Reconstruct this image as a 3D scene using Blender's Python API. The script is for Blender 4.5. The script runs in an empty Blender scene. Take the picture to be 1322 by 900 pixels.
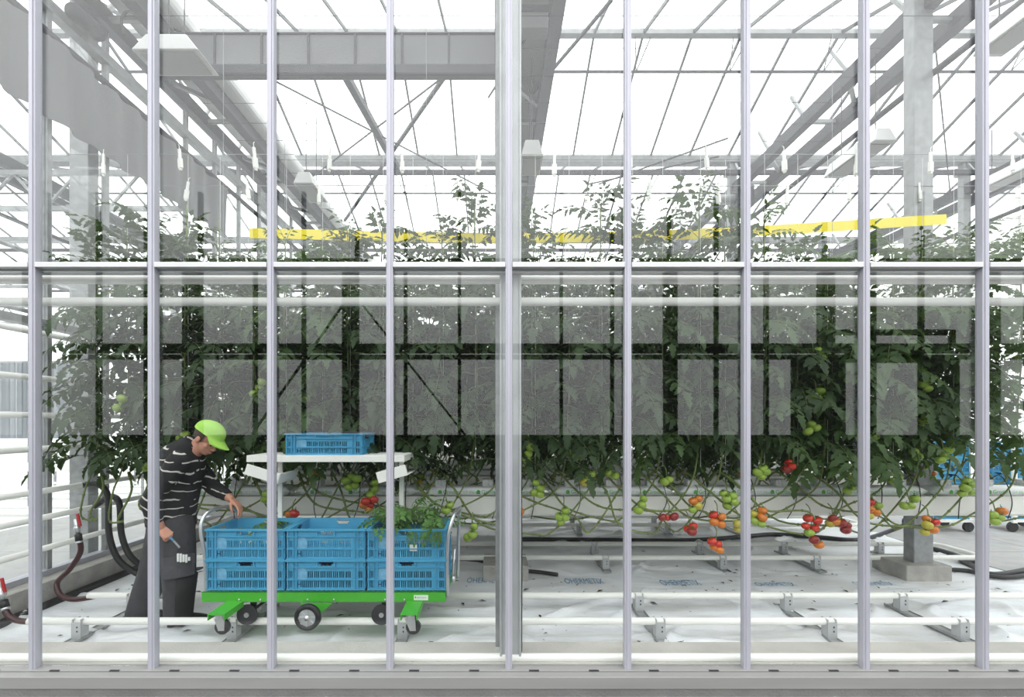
import bpy, bmesh, math, random
from math import sin, cos, pi, sqrt, radians as R
from mathutils import Vector, Matrix, noise, Quaternion
random.seed(11)
C = bpy.context.scene.collection
V = Vector
CAMZ = 1.6

def px(x, y, Y):
    """point of the place seen at photograph pixel (x, y), Y metres in front of the lens"""
    return V(((x - 640) * Y / 600, Y, CAMZ - (y - 545) * Y / 600))

# ------------------------------------------------------------------ materials
MATS = {}
def mat(name, col, rough=.6, metal=0., var=0., vscale=8., bump=0., bscale=40., spec=.5, col2=None, trans=0., coord='Object', stretch=(1, 1, 1)):
    if name in MATS: return MATS[name]
    m = bpy.data.materials.new(name); m.use_nodes = True
    nt = m.node_tree; b = nt.nodes['Principled BSDF']
    b.inputs['Base Color'].default_value = (*col, 1); b.inputs['Roughness'].default_value = rough
    b.inputs['Metallic'].default_value = metal; b.inputs['Specular IOR Level'].default_value = spec
    if var or bump or col2:
        tc = nt.nodes.new('ShaderNodeTexCoord'); mp = nt.nodes.new('ShaderNodeMapping')
        mp.inputs['Scale'].default_value = stretch
        nt.links.new(tc.outputs[coord], mp.inputs['Vector'])
    if var or col2:
        n = nt.nodes.new('ShaderNodeTexNoise'); n.inputs['Scale'].default_value = vscale; n.inputs['Detail'].default_value = 5
        nt.links.new(mp.outputs[0], n.inputs['Vector'])
        r = nt.nodes.new('ShaderNodeMapRange'); r.inputs[1].default_value = .3; r.inputs[2].default_value = .7
        nt.links.new(n.outputs['Fac'], r.inputs[0])
        mx = nt.nodes.new('ShaderNodeMix'); mx.data_type = 'RGBA'
        c2 = col2 if col2 else tuple(max(0, c * (1 - var)) for c in col)
        c1 = col if col2 else tuple(min(1, c * (1 + var * .5)) for c in col)
        mx.inputs[6].default_value = (*c1, 1); mx.inputs[7].default_value = (*c2, 1)
        nt.links.new(r.outputs[0], mx.inputs[0]); nt.links.new(mx.outputs[2], b.inputs['Base Color'])
    if bump:
        n2 = nt.nodes.new('ShaderNodeTexNoise'); n2.inputs['Scale'].default_value = bscale; n2.inputs['Detail'].default_value = 4
        nt.links.new(mp.outputs[0], n2.inputs['Vector'])
        bp = nt.nodes.new('ShaderNodeBump'); bp.inputs['Strength'].default_value = bump; bp.inputs['Distance'].default_value = .02
        nt.links.new(n2.outputs['Fac'], bp.inputs['Height']); nt.links.new(bp.outputs[0], b.inputs['Normal'])
    if trans:
        out = nt.nodes['Material Output']; t = nt.nodes.new('ShaderNodeBsdfTranslucent')
        t.inputs['Color'].default_value = (min(1, col[0] * 2.2), min(1, col[1] * 2.2), col[2] * 1.2, 1)
        ms = nt.nodes.new('ShaderNodeMixShader'); ms.inputs[0].default_value = trans
        nt.links.new(b.outputs[0], ms.inputs[1]); nt.links.new(t.outputs[0], ms.inputs[2]); nt.links.new(ms.outputs[0], out.inputs['Surface'])
    MATS[name] = m
    return m

def glass(name, f0, tint=(1, 1, 1), streak=0.):
    m = bpy.data.materials.new(name); m.use_nodes = True
    nt = m.node_tree; nt.nodes.clear(); N = nt.nodes.new; L = nt.links.new
    out = N('ShaderNodeOutputMaterial'); g = N('ShaderNodeNewGeometry')
    d = N('ShaderNodeVectorMath'); d.operation = 'DOT_PRODUCT'; L(g.outputs['Incoming'], d.inputs[0]); L(g.outputs['Normal'], d.inputs[1])
    a = N('ShaderNodeMath'); a.operation = 'ABSOLUTE'; L(d.outputs['Value'], a.inputs[0])
    s = N('ShaderNodeMath'); s.operation = 'SUBTRACT'; s.inputs[0].default_value = 1; L(a.outputs[0], s.inputs[1])
    p = N('ShaderNodeMath'); p.operation = 'POWER'; L(s.outputs[0], p.inputs[0]); p.inputs[1].default_value = 5
    ma = N('ShaderNodeMath'); ma.operation = 'MULTIPLY_ADD'; L(p.outputs[0], ma.inputs[0]); ma.inputs[1].default_value = 1 - f0; ma.inputs[2].default_value = f0
    ma.use_clamp = True
    t = N('ShaderNodeBsdfTransparent'); t.inputs[0].default_value = (*tint, 1)
    gl = N('ShaderNodeBsdfGlossy'); gl.inputs['Roughness'].default_value = 0.0; gl.inputs['Color'].default_value = (1, 1, 1, 1)
    mx = N('ShaderNodeMixShader'); L(ma.outputs[0], mx.inputs[0]); L(t.outputs[0], mx.inputs[1]); L(gl.outputs[0], mx.inputs[2])
    L(mx.outputs[0], out.inputs['Surface'])
    MATS[name] = m
    return m

M_GLASS = glass('facade_glass', .037, (.985, .995, .99))
M_ROOF = glass('roof_glass', .03, (.99, 1, .995))
M_ALU = mat('aluminium_profile', (.49, .49, .55), .42, .25, .06, 3)
M_TRANS = mat('bright_transom_lacquer', (.70, .70, .70), .4, .1, .04, 3)
M_SILL = mat('aluminium_sill', (.30, .30, .29), .5, .15, .10, 2, stretch=(.4, 1, 6))
M_GALV = mat('galvanised_steel', (.34, .35, .355), .55, .25, .22, 14)
M_STEEL = mat('weathered_steel', (.055, .057, .065), .55, .3, .25, 6)
M_POST = mat('pale_galvanised', (.50, .51, .52), .5, .25, .15, 5)
M_BAR = mat('glazing_bar_steel', (.09, .093, .10), .5, .2, .1, 9)
M_WHITE = mat('white_lacquer', (.90, .89, .85), .42, 0, .05, 3)
M_GUT = mat('white_coated_gutter', (.83, .82, .78), .45, 0, .05, 2)
M_CONC = mat('kerb_concrete', (.50, .48, .445), .9, 0, .14, 3.5, .25, 60)
M_PLIN = mat('plinth_concrete', (.175, .175, .168), .9, 0, .16, 5, .25, 70)
M_BLOCK = mat('block_concrete', (.40, .385, .36), .9, 0, .2, 9, .4, 50)
M_BLACK = mat('black_rubber', (.012, .012, .013), .5)
M_DGREY = mat('dark_plastic', (.03, .03, .034), .6)
M_CHROME = mat('zinc_plated', (.62, .63, .65), .3, .8)
M_RED = mat('red_lever', (.45, .02, .025), .4)
M_REDHOSE = mat('dark_red_hose', (.042, .008, .010), .4)
M_GREEN = mat('green_lacquer', (.07, .42, .035), .35, 0, .05, 4)
M_BLUE = mat('blue_crate_plastic', (.070, .345, .56), .45, 0, .10, 7)
M_PALE = mat('pale_worn_patch', (.16, .40, .60), .6, 0, .3, 30)
M_SLOT = mat('dark_blue_letter', (.012, .06, .13), .6)
M_PAPER = mat('white_sticker', (.82, .82, .80), .6)
M_LEAF = mat('tomato_leaf', (.040, .070, .026), .6, 0, 0, 9, 0, 1, .3, (.020, .040, .017), .25)
M_LEAF2 = mat('bright_tomato_leaf', (.058, .105, .032), .6, 0, 0, 12, 0, 1, .3, (.030, .062, .022), .28)
M_LEAF3 = mat('fresh_picked_leaf', (.125, .25, .06), .55, 0, 0, 12, 0, 1, .3, (.065, .15, .045), .3)
M_STEM = mat('tomato_stem', (.17, .22, .062), .6, 0, .35, 14, .2, 60)
M_TWINE = mat('white_twine', (.75, .75, .72), .8)
M_YEL = mat('yellow_tape', (.86, .70, .01), .35, 0, .06, 2)
M_SLAB = mat('white_film', (.90, .91, .92), .4, 0, .05, 6, .15, 12)
M_WOOL = mat('speckled_block_film', (.92, .92, .92), .5, 0, 0, 55, 0, 1, .5, (.55, .56, .57))
M_INKG = mat('green_print', (.10, .45, .10), .6)
M_INKP = mat('pale_green_print', (.45, .66, .45), .6)
M_INKB = mat('blue_print', (.10, .27, .45), .6)
M_SCREEN = mat('grey_screen_cloth', (.22, .22, .225), .8, 0, .08, 2, .3, 3)
M_WSCREEN = mat('white_screen_cloth', (.72, .72, .71), .8, 0, .12, 3, .3, 6)
M_SCREEN2 = mat('pale_grey_cloth', (.42, .44, .47), .8, 0, .1, 2)
M_OPP = mat('dark_opposite_steel', (.022, .024, .025), .7)
M_DEBRIS = mat('withered_leaf', (.045, .035, .02), .9, 0, .4, 40)
TOM = {'g': mat('green_tomato', (.30, .44, .06), .28, 0, .22, 14), 'y': mat('yellowing_tomato', (.52, .46, .06), .28, 0, .2, 14),
       'o': mat('orange_tomato', (.66, .20, .025), .25, 0, .2, 12), 'r': mat('red_tomato', (.60, .035, .018), .22, 0, .15, 12),
       'd': mat('dark_red_tomato', (.28, .022, .016), .3, 0, .2, 12)}
M_CALYX = mat('calyx_green', (.06, .12, .025), .7)

# plastic ground film
def film_material():
    m = bpy.data.materials.new('ground_film'); m.use_nodes = True
    nt = m.node_tree; b = nt.nodes['Principled BSDF']; N = nt.nodes.new; L = nt.links.new
    tc = N('ShaderNodeTexCoord'); n = N('ShaderNodeTexNoise'); n.inputs['Scale'].default_value = 1.7; n.inputs['Detail'].default_value = 7
    L(tc.outputs['Object'], n.inputs['Vector'])
    cr = N('ShaderNodeValToRGB'); cr.color_ramp.elements[0].position = .3; cr.color_ramp.elements[1].position = .65
    cr.color_ramp.elements[0].color = (.66, .66, .66, 1); cr.color_ramp.elements[1].color = (.84, .86, .90, 1)
    L(n.outputs['Fac'], cr.inputs[0])
    sp = N('ShaderNodeTexVoronoi'); sp.inputs['Scale'].default_value = 9; L(tc.outputs['Object'], sp.inputs['Vector'])
    lt = N('ShaderNodeMath'); lt.operation = 'LESS_THAN'; lt.inputs[1].default_value = .055; L(sp.outputs['Distance'], lt.inputs[0])
    n3 = N('ShaderNodeTexNoise'); n3.inputs['Scale'].default_value = 1.3; L(tc.outputs['Object'], n3.inputs['Vector'])
    gt = N('ShaderNodeMath'); gt.operation = 'GREATER_THAN'; gt.inputs[1].default_value = .52; L(n3.outputs['Fac'], gt.inputs[0])
    mu = N('ShaderNodeMath'); mu.operation = 'MULTIPLY'; L(lt.outputs[0], mu.inputs[0]); L(gt.outputs[0], mu.inputs[1])
    mx = N('ShaderNodeMix'); mx.data_type = 'RGBA'; L(mu.outputs[0], mx.inputs[0]); L(cr.outputs[0], mx.inputs[6]); mx.inputs[7].default_value = (.12, .11, .095, 1)
    L(mx.outputs[2], b.inputs['Base Color']); b.inputs['Roughness'].default_value = .42
    n2 = N('ShaderNodeTexNoise'); n2.inputs['Scale'].default_value = 5; n2.inputs['Detail'].default_value = 6
    mp = N('ShaderNodeMapping'); mp.inputs['Scale'].default_value = (.6, 1.6, 1); L(tc.outputs['Object'], mp.inputs[0]); L(mp.outputs[0], n2.inputs['Vector'])
    bp = N('ShaderNodeBump'); bp.inputs['Strength'].default_value = .8; bp.inputs['Distance'].default_value = .03
    L(n2.outputs['Fac'], bp.inputs['Height']); L(bp.outputs[0], b.inputs['Normal'])
    return m
M_FILM = film_material()

def tile_material(name, c1, c2, mortar, sx, sy):
    m = bpy.data.materials.new(name); m.use_nodes = True
    nt = m.node_tree; b = nt.nodes['Principled BSDF']; N = nt.nodes.new; L = nt.links.new
    tc = N('ShaderNodeTexCoord'); mp = N('ShaderNodeMapping'); L(tc.outputs['Object'], mp.inputs[0])
    br = N('ShaderNodeTexBrick'); br.offset = 0; br.inputs['Scale'].default_value = 1; br.inputs['Brick Width'].default_value = sx; br.inputs['Row Height'].default_value = sy
    br.inputs['Mortar Size'].default_value = .008; br.inputs['Color1'].default_value = (*c1, 1); br.inputs['Color2'].default_value = (*c2, 1); br.inputs['Mortar'].default_value = (*mortar, 1)
    L(mp.outputs[0], br.inputs['Vector'])
    n = N('ShaderNodeTexNoise'); n.inputs['Scale'].default_value = 6; n.inputs['Detail'].default_value = 8; L(tc.outputs['Object'], n.inputs['Vector'])
    mx = N('ShaderNodeMix'); mx.data_type = 'RGBA'; mx.blend_type = 'MULTIPLY'; mx.inputs[0].default_value = .5
    L(br.outputs['Color'], mx.inputs[6]); L(n.outputs['Color'], mx.inputs[7])
    hs = N('ShaderNodeHueSaturation'); hs.inputs['Saturation'].default_value = .25; hs.inputs['Value'].default_value = 1.25; L(mx.outputs[2], hs.inputs['Color'])
    L(hs.outputs[0], b.inputs['Base Color']); b.inputs['Roughness'].default_value = .85
    return m
M_PAVE = tile_material('paving_slabs', (.25, .245, .235), (.22, .217, .205), (.42, .42, .40), 1.0, 1.0)
M_DARKYARD = mat('unseen_dark_yard', (.022, .022, .023), .95, 0, .3, 20)  # invented dark ground colour, keeps pale haze out of the glass reflections
M_PATH = tile_material('concrete_path', (.42, .405, .385), (.39, .375, .36), (.22, .21, .2), 2.5, 1.6)

# ------------------------------------------------------------------ mesh helpers
class MB:
    def __init__(s): s.v = []; s.f = []; s.mi = []; s.m = 0
    def add(s, vs, fs):
        o = len(s.v); s.v += [V(p) for p in vs]; s.f += [tuple(o + i for i in f) for f in fs]; s.mi += [s.m] * len(fs); return s
    def box(s, lo, hi, rot=None, about=None):
        x0, y0, z0 = lo; x1, y1, z1 = hi
        vs = [V(p) for p in ((x0, y0, z0), (x1, y0, z0), (x1, y1, z0), (x0, y1, z0), (x0, y0, z1), (x1, y0, z1), (x1, y1, z1), (x0, y1, z1))]
        if rot:
            c = V(about) if about else (V(lo) + V(hi)) / 2
            vs = [rot @ (p - c) + c for p in vs]
        return s.add(vs, [(3, 2, 1, 0), (4, 5, 6, 7), (0, 1, 5, 4), (1, 2, 6, 5), (2, 3, 7, 6), (3, 0, 4, 7)])
    def bar(s, a, b, w, h=None, up=V((0, 0, 1))):
        a, b = V(a), V(b); h = h or w; t = (b - a).normalized()
        if abs(t.dot(up)) > .98: up = V((0, 1, 0))
        sd = t.cross(up).normalized() * w / 2; u = sd.cross(t).normalized() * h / 2
        vs = [a - sd - u, a + sd - u, a + sd + u, a - sd + u, b - sd - u, b + sd - u, b + sd + u, b - sd + u]
        return s.add(vs, [(0, 1, 2, 3), (7, 6, 5, 4), (0, 4, 5, 1), (1, 5, 6, 2), (2, 6, 7, 3), (3, 7, 4, 0)])
    def tube(s, pts, r, n=10, cap=True):
        pts = [V(p) for p in pts]; rs = r if isinstance(r, (list, tuple)) else [r] * len(pts)
        vs = []; fs = []; prev = None
        for i, p in enumerate(pts):
            t = (pts[min(i + 1, len(pts) - 1)] - pts[max(i - 1, 0)]).normalized()
            if prev is None:
                a = V((0, 0, 1)) if abs(t.z) < .9 else V((0, 1, 0))
                u = t.cross(a).normalized()
            else:
                u = (prev - t * prev.dot(t)).normalized()
            prev = u; w = t.cross(u)
            vs += [p + (u * cos(2 * pi * k / n) + w * sin(2 * pi * k / n)) * rs[i] for k in range(n)]
        for i in range(len(pts) - 1):
            for k in range(n):
                fs.append((i * n + k, i * n + (k + 1) % n, (i + 1) * n + (k + 1) % n, (i + 1) * n + k))
        if cap:
            fs.append(tuple(range(n - 1, -1, -1))); e = (len(pts) - 1) * n; fs.append(tuple(e + k for k in range(n)))
        return s.add(vs, fs)
    def ball(s, c, r, nu=14, nv=9, rot=None):
        c = V(c); r = (r, r, r) if not isinstance(r, (tuple, list)) else r
        vs = []; fs = []
        for j in range(nv + 1):
            th = pi * j / nv
            for i in range(nu):
                ph = 2 * pi * i / nu
                p = V((r[0] * sin(th) * cos(ph), r[1] * sin(th) * sin(ph), r[2] * cos(th)))
                vs.append((rot @ p if rot else p) + c)
        for j in range(nv):
            for i in range(nu):
                a, b = j * nu + i, j * nu + (i + 1) % nu
                fs.append((a, a + nu, b + nu, b))
        return s.add(vs, fs)
    def loft(s, pts, n=18, rot=None):
        """pts: (point, side radius, in-plane radius); closed ends, side axis stays near Y"""
        P = [V(p[0]) for p in pts]; vs = []; fs = []
        for i, p in enumerate(P):
            t = (P[min(i + 1, len(P) - 1)] - P[max(i - 1, 0)]).normalized()
            sd = V((0, 1, 0)); sd = (sd - t * sd.dot(t)).normalized(); u = t.cross(sd)
            vs += [p + sd * cos(2 * pi * k / n) * pts[i][1] + u * sin(2 * pi * k / n) * pts[i][2] for k in range(n)]
        for i in range(len(P) - 1):
            for k in range(n):
                fs.append((i * n + k, i * n + (k + 1) % n, (i + 1) * n + (k + 1) % n, (i + 1) * n + k))
        fs.append(tuple(range(n - 1, -1, -1))); e = (len(P) - 1) * n; fs.append(tuple(e + k for k in range(n)))
        return s.add(vs, fs)
    def patch(s, pts, a0, a1, off, th, n=8):
        """a shell on part of a loft, angles measured as in loft"""
        P = [V(p[0]) for p in pts]; vs = []; fs = []; w = n + 1
        for o in (off, off + th):
            for i, p in enumerate(P):
                t = (P[min(i + 1, len(P) - 1)] - P[max(i - 1, 0)]).normalized()
                sd = V((0, 1, 0)); sd = (sd - t * sd.dot(t)).normalized(); u = t.cross(sd)
                for k in range(w):
                    a = a0 + (a1 - a0) * k / n
                    vs.append(p + sd * cos(a) * (pts[i][1] + o) + u * sin(a) * (pts[i][2] + o))
        m = len(P) * w
        for i in range(len(P) - 1):
            for k in range(n):
                q = (i * w + k, i * w + k + 1, (i + 1) * w + k + 1, (i + 1) * w + k)
                fs.append(tuple(m + x for x in q)); fs.append(q[::-1])
        for i in range(len(P) - 1):
            for k in (0, n):
                fs.append((i * w + k, (i + 1) * w + k, m + (i + 1) * w + k, m + i * w + k))
        for i in (0, len(P) - 1):
            for k in range(n):
                fs.append((i * w + k, i * w + k + 1, m + i * w + k + 1, m + i * w + k))
        return s.add(vs, fs)
    def mesh(s, name, mats, smooth=False):
        me = bpy.data.meshes.new(name); me.from_pydata([tuple(p) for p in s.v], [], s.f)
        for m in (mats if isinstance(mats, (list, tuple)) else [mats]): me.materials.append(m)
        me.polygons.foreach_set('material_index', s.mi)
        if smooth: me.polygons.foreach_set('use_smooth', [True] * len(s.f))
        me.update()
        return me
    def build(s, name, mats, parent=None, smooth=False, bevel=0, local=False):
        """links as one object; vertices are in world space unless local, the parent being moved only"""
        loc = V((0, 0, 0))
        if not local:
            if parent:
                loc = world_loc(parent); s.v = [p - loc for p in s.v]; loc = V((0, 0, 0))
            else:
                c = sum(s.v, V((0, 0, 0))) / max(1, len(s.v)); zmin = min(p.z for p in s.v); loc = V((c.x, c.y, zmin)); s.v = [p - loc for p in s.v]
        o = bpy.data.objects.new(name, s.mesh(name, mats, smooth)); C.objects.link(o); o.location = loc
        if parent: o.parent = parent
        if bevel:
            b = o.modifiers.new('bevel', 'BEVEL'); b.width = bevel; b.segments = 2; b.limit_method = 'ANGLE'; b.angle_limit = R(40)
        return o

def world_loc(o):
    l = V(o.location)
    while o.parent: o = o.parent; l += o.location
    return l
def tag(o, label=None, cat=None, group=None, kind=None):
    if label: o['label'] = label
    if cat: o['category'] = cat
    if group: o['group'] = group
    if kind: o['kind'] = kind
    return o
def empty(name, loc, label=None, cat=None, group=None, kind=None):
    o = bpy.data.objects.new(name, None); C.objects.link(o); o.location = loc; o.empty_display_size = .1
    return tag(o, label, cat, group, kind)
def copy_tree(o, parent=None):
    c = o.copy(); C.objects.link(c)
    if parent: c.parent = parent
    for ch in list(o.children): copy_tree(ch, c)
    return c
def data_obj(name, me, parent=None, loc=(0, 0, 0), rz=0):
    o = bpy.data.objects.new(name, me); C.objects.link(o); o.location = loc; o.rotation_euler = (0, 0, rz)
    if parent: o.parent = parent
    return o
def smooth_path(pts, k=6):
    pts = [V(p) for p in pts]; out = []
    for i in range(len(pts) - 1):
        p0, p1, p2, p3 = pts[max(i - 1, 0)], pts[i], pts[i + 1], pts[min(i + 2, len(pts) - 1)]
        for j in range(k):
            t = j / k
            out.append(.5 * ((2 * p1) + (p2 - p0) * t + (2 * p0 - 5 * p1 + 4 * p2 - p3) * t * t + (3 * p1 - p0 - 3 * p2 + p3) * t ** 3))
    out.append(pts[-1]); return out
def text_mesh(s, size=1, ext=0.):
    cu = bpy.data.curves.new('lettering', 'FONT'); cu.body = s; cu.size = size; cu.extrude = ext; cu.align_x = 'LEFT'
    o = bpy.data.objects.new('lettering', cu); C.objects.link(o)
    dg = bpy.context.evaluated_depsgraph_get(); me = bpy.data.meshes.new_from_object(o.evaluated_get(dg))
    bpy.data.objects.remove(o)
    return me

# ------------------------------------------------------------------ setting: ground, floor, kerbs
GY = 2.84                       # glass line of the front facade
tag(MB().box((-40, 1.9, -.32), (40, 2.74, -.02)).build('pavement', M_PAVE), 'grey paving slabs outside below the glass facade', 'pavement', kind='structure')
tag(MB().box((-40, -30, -.34), (40, 1.9, -.03)).build('yard', M_DARKYARD), 'unseen yard in front of the greenhouse, darkened to cut reflected haze', 'yard', kind='structure')  # out of view; made dark so the facade mirrors little light from it
tag(MB().box((-14, 2.74, -.3), (12, 2.80, .027)).build('plinth', M_PLIN), 'grey concrete plinth under the aluminium sill', 'plinth', kind='structure')
sill = MB().box((-14, 2.735, .027), (12, 2.86, .098)); sill.box((-14, 2.79, .098), (12, 2.87, .108))
sl = sill.build('trim_1', M_SILL, bevel=.003); tag(sl, 'aluminium sill profile along the foot of the glass facade', 'sill', kind='structure')
w = MB()
for k in range(-5, 7):
    for d in (-.18, .18):
        w.box((.05 + k * .72 + d - .03, 2.7885, .1035), (.05 + k * .72 + d + .03, 2.80, .1085))
w.build('weep_slot', M_DGREY, sl)
tag(MB().box((-14, 2.87, -.2), (12, 3.175, .10)).build('kerb', M_CONC, bevel=.006), 'pale concrete kerb just inside the glass facade', 'kerb', kind='structure')
tag(MB().tube([(-14, 2.925, .118), (12, 2.925, .118)], .026, 14).build('bottom_pipe', M_WHITE, smooth=True), 'white pipe lying on the kerb along the foot of the glass', 'pipe')

def fh(x, y):
    h = .020 * noise.noise(V((x * 1.1, y * 2.6, 3.1))) + .007 * noise.noise(V((x * 3.4 + y, y * 5.2 - x, 7.7)))
    a = noise.noise(V((x * .8 + y * .5, y * 1.5 - x * .25, 1.2)))
    h += .042 * max(0, 1 - abs(a) * 9) ** 2
    b = noise.noise(V((x * .7 - y * 1.1 + 9, y * .9 + x * .6, 4.2)))
    h += .032 * max(0, 1 - abs(b) * 11) ** 2
    t = max(0, 1 - abs(y - 4.66) / .3); h *= 1 - .97 * min(1, t * 2)
    return h
def film(x0, x1, y0, y1, st, name, label):
    nx = int((x1 - x0) / st); ny = int((y1 - y0) / st); m = MB(); vs = []; fs = []
    for j in range(ny + 1):
        for i in range(nx + 1):
            x = x0 + (x1 - x0) * i / nx; y = y0 + (y1 - y0) * j / ny
            vs.append((x, y, fh(x, y)))
    for j in range(ny):
        for i in range(nx):
            a = j * (nx + 1) + i; fs.append((a, a + 1, a + nx + 2, a + nx + 1))
    m.add(vs, fs)
    o = m.build(name, M_FILM, smooth=True)
    return tag(o, label, 'floor', kind='structure')
floor = film(-3.9, 5.45, 3.175, 9.2, .032, 'floor', 'wrinkled white plastic film covering the greenhouse floor')
film(-3.9, 5.45, 9.2, 21, .2, 'floor_film', 'white plastic film farther back under the plant rows')
tag(MB().box((5.45, 3.175, -.2), (13, 21, .012)).build('floor_path', M_PATH), 'grey concrete path at the end of the plant rows', 'path', kind='structure')
tag(MB().box((-7.2, 3.175, -.2), (-4.28, 21, .012)).build('floor_aisle', M_PATH), 'grey concrete aisle beyond the side glass wall', 'path', kind='structure')
film(-16, -7.2, 3.175, 21, .25, 'floor_compartment', 'white plastic floor of the empty compartment beyond the aisle')
# lettering printed on the film
tm = text_mesh('OHERMETIX', 1)
xs = [v.co.x for v in tm.vertices]; wx = max(xs) - min(xs); x_0 = min(xs)
for (x, y) in ((603, 750), (729, 751), (853, 753), (974, 754), (1100, 753), (482, 750)):
    c = px(x, y, 600 * 1.6 / (y - 545)); me = tm.copy()
    for v in me.vertices:
        u = (v.co.x - x_0) / wx * .385 + c.x; q = c.y - .07 + v.co.y * (.22 if x < 900 else .14)
        v.co = V((u, q, fh(u, q) + .005)) - V(floor.location)
    me.materials.clear(); me.materials.append(M_INKB)
    o = data_obj('lettering', me, floor); o['label'] = 'blue lettering printed on the film'

# ------------------------------------------------------------------ setting: front facade
S = .7203; X0 = -2.802          # mullion pitch, first visible mullion
TOP = 7.25
nm = 0
for i in range(-3, 13):
    x = X0 + i * S; nm += 1
    m = MB().box((x - .0205, 2.805, .098), (x + .0205, 2.838, TOP)); m.box((x - .009, 2.799, .10), (x + .009, 2.807, TOP)); m.box((x - .019, 2.838, .10), (x + .019, 2.854, TOP))
    tag(m.build('trim_%d' % (nm + 1), M_ALU, bevel=.003), 'light grey aluminium mullion of the glass facade', 'mullion', kind='structure')
    if i < 12:
        wn = empty('window_%d' % nm, (x + S / 2, GY, .1), 'tall clear glass bay of the greenhouse facade', 'window', kind='structure')
        MB().box((x + .02, GY, .109), (x + S - .02, GY + .006, 2.54)).build('lower_pane', M_GLASS, wn)
        MB().box((x + .02, GY, 2.562), (x + S - .02, GY + .006, TOP)).build('upper_pane', M_GLASS, wn)
        MB().box((x + .0215, 2.80, 2.535), (x + S - .0215, 2.85, 2.566)).box((x + .019, 2.85, 2.525), (x + S - .019, 2.875, 2.555)).build('transom', M_TRANS, wn, bevel=.002)
tag(MB().box((-14, 2.89, 2.525), (12, 2.93, 2.575)).build('trim_rail', M_GALV), 'galvanised rail behind the transoms of the facade', 'rail', kind='structure')

# two white heating pipes behind the facade, and pipes along the side wall
def pipe(name, pts, r, label, cat='pipe', group=None, m=M_WHITE, n=14):
    o = MB().tube(pts, r, n).build(name, m, smooth=True); return tag(o, label, cat, group)
pipe('heating_pipe', [(-13, 3.0, 2.519), (11, 3.0, 2.519)], .029, 'upper of the two white heating pipes crossing behind the facade glass')
pipe('heating_pipe', [(-13, 3.0, 2.377), (11, 3.0, 2.377)], .027, 'lower of the two white heating pipes crossing behind the facade glass')
LP = [(.48, 'lowest white pipe along the side glass wall'), (.755, 'second lowest white pipe along the side glass wall, bearing the valves'), (.99, 'third white pipe up along the side glass wall'),
      (1.365, 'white pipe on the side wall just under eye level, behind the worker'), (1.66, 'level white pipe at eye height on the side wall'), (1.985, 'white pipe a step above eye height on the side wall'), (2.38, 'topmost white pipe on the side glass wall')]
for i, (z, l) in enumerate(LP):
    pipe('wall_pipe', [(-4.0, 2.98, z), (-4.0, 20, z)], .026, l)

# side glass wall
wl = empty('wall_left', (-4.15, 3.175, 0), 'side wall of glass between slim grey posts', 'wall', kind='structure')
MB().box((-4.28, 3.175, -.2), (-3.93, 21, .20)).build('kerb', M_BLOCK, wl, bevel=.006)
MB().box((-3.93, 3.175, -.05), (-3.84, 21, .035)).build('edge_strip', M_BLACK, wl)
MB().box((-4.2, 3.175, .2), (-4.1, 21, .245)).build('sill', M_ALU, wl)
y = 3.02; k = 0
while y < 20.5:
    MB().box((-4.175, y - .022, .245), (-4.125, y + .022, 5.75)).build('post', M_GALV, wl)
    MB().box((-4.153, y + .022, .245), (-4.147, min(y + .618, 21), 5.75)).build('pane', M_ROOF, wl); y += .64
MB().box((-4.2, 2.9, 2.46), (-4.1, 21, 2.53)).build('rail', M_GALV, wl)
MB().box((-4.2, 2.9, 5.4), (-4.1, 21, 5.5)).build('rail', M_GALV, wl)
# far wall
wb = empty('wall_back', (0, 21, 0), 'far glass wall of the greenhouse', 'wall', kind='structure')
MB().box((-16, 21.0, -.2), (13, 21.2, .3)).build('kerb', M_CONC, wb)
for i in range(-16, 14):
    MB().box((i - .03, 21, .3), (i + .03, 21.08, 6.6)).build('mullion', M_GALV, wb)
for z in (1.5, 2.8, 4.2, 5.6): MB().box((-16, 21.0, z - .04), (13, 21.06, z + .04)).build('rail', M_WHITE, wb)
MB().box((-16, 21.03, .3), (13, 21.036, 6.6)).build('pane', M_ROOF, wb)
wr = empty('wall_right', (10.6, 3.2, 0), 'glass wall beyond the concrete path', 'wall', kind='structure')
MB().box((10.5, 2.9, -.2), (10.7, 21, .3)).build('kerb', M_CONC, wr)
for i in range(26): MB().box((10.57, 2.95 + i * .72 - .025, .3), (10.63, 2.95 + i * .72 + .025, 6.4)).build('mullion', M_WHITE, wr)
for z in (1.0, 2.2, 3.4, 4.6, 5.8): MB().box((10.56, 2.9, z - .035), (10.62, 21, z + .035)).build('rail', M_WHITE, wr)
MB().box((10.59, 2.9, .3), (10.596, 21, 6.4)).build('pane', M_ROOF, wr)

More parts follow.
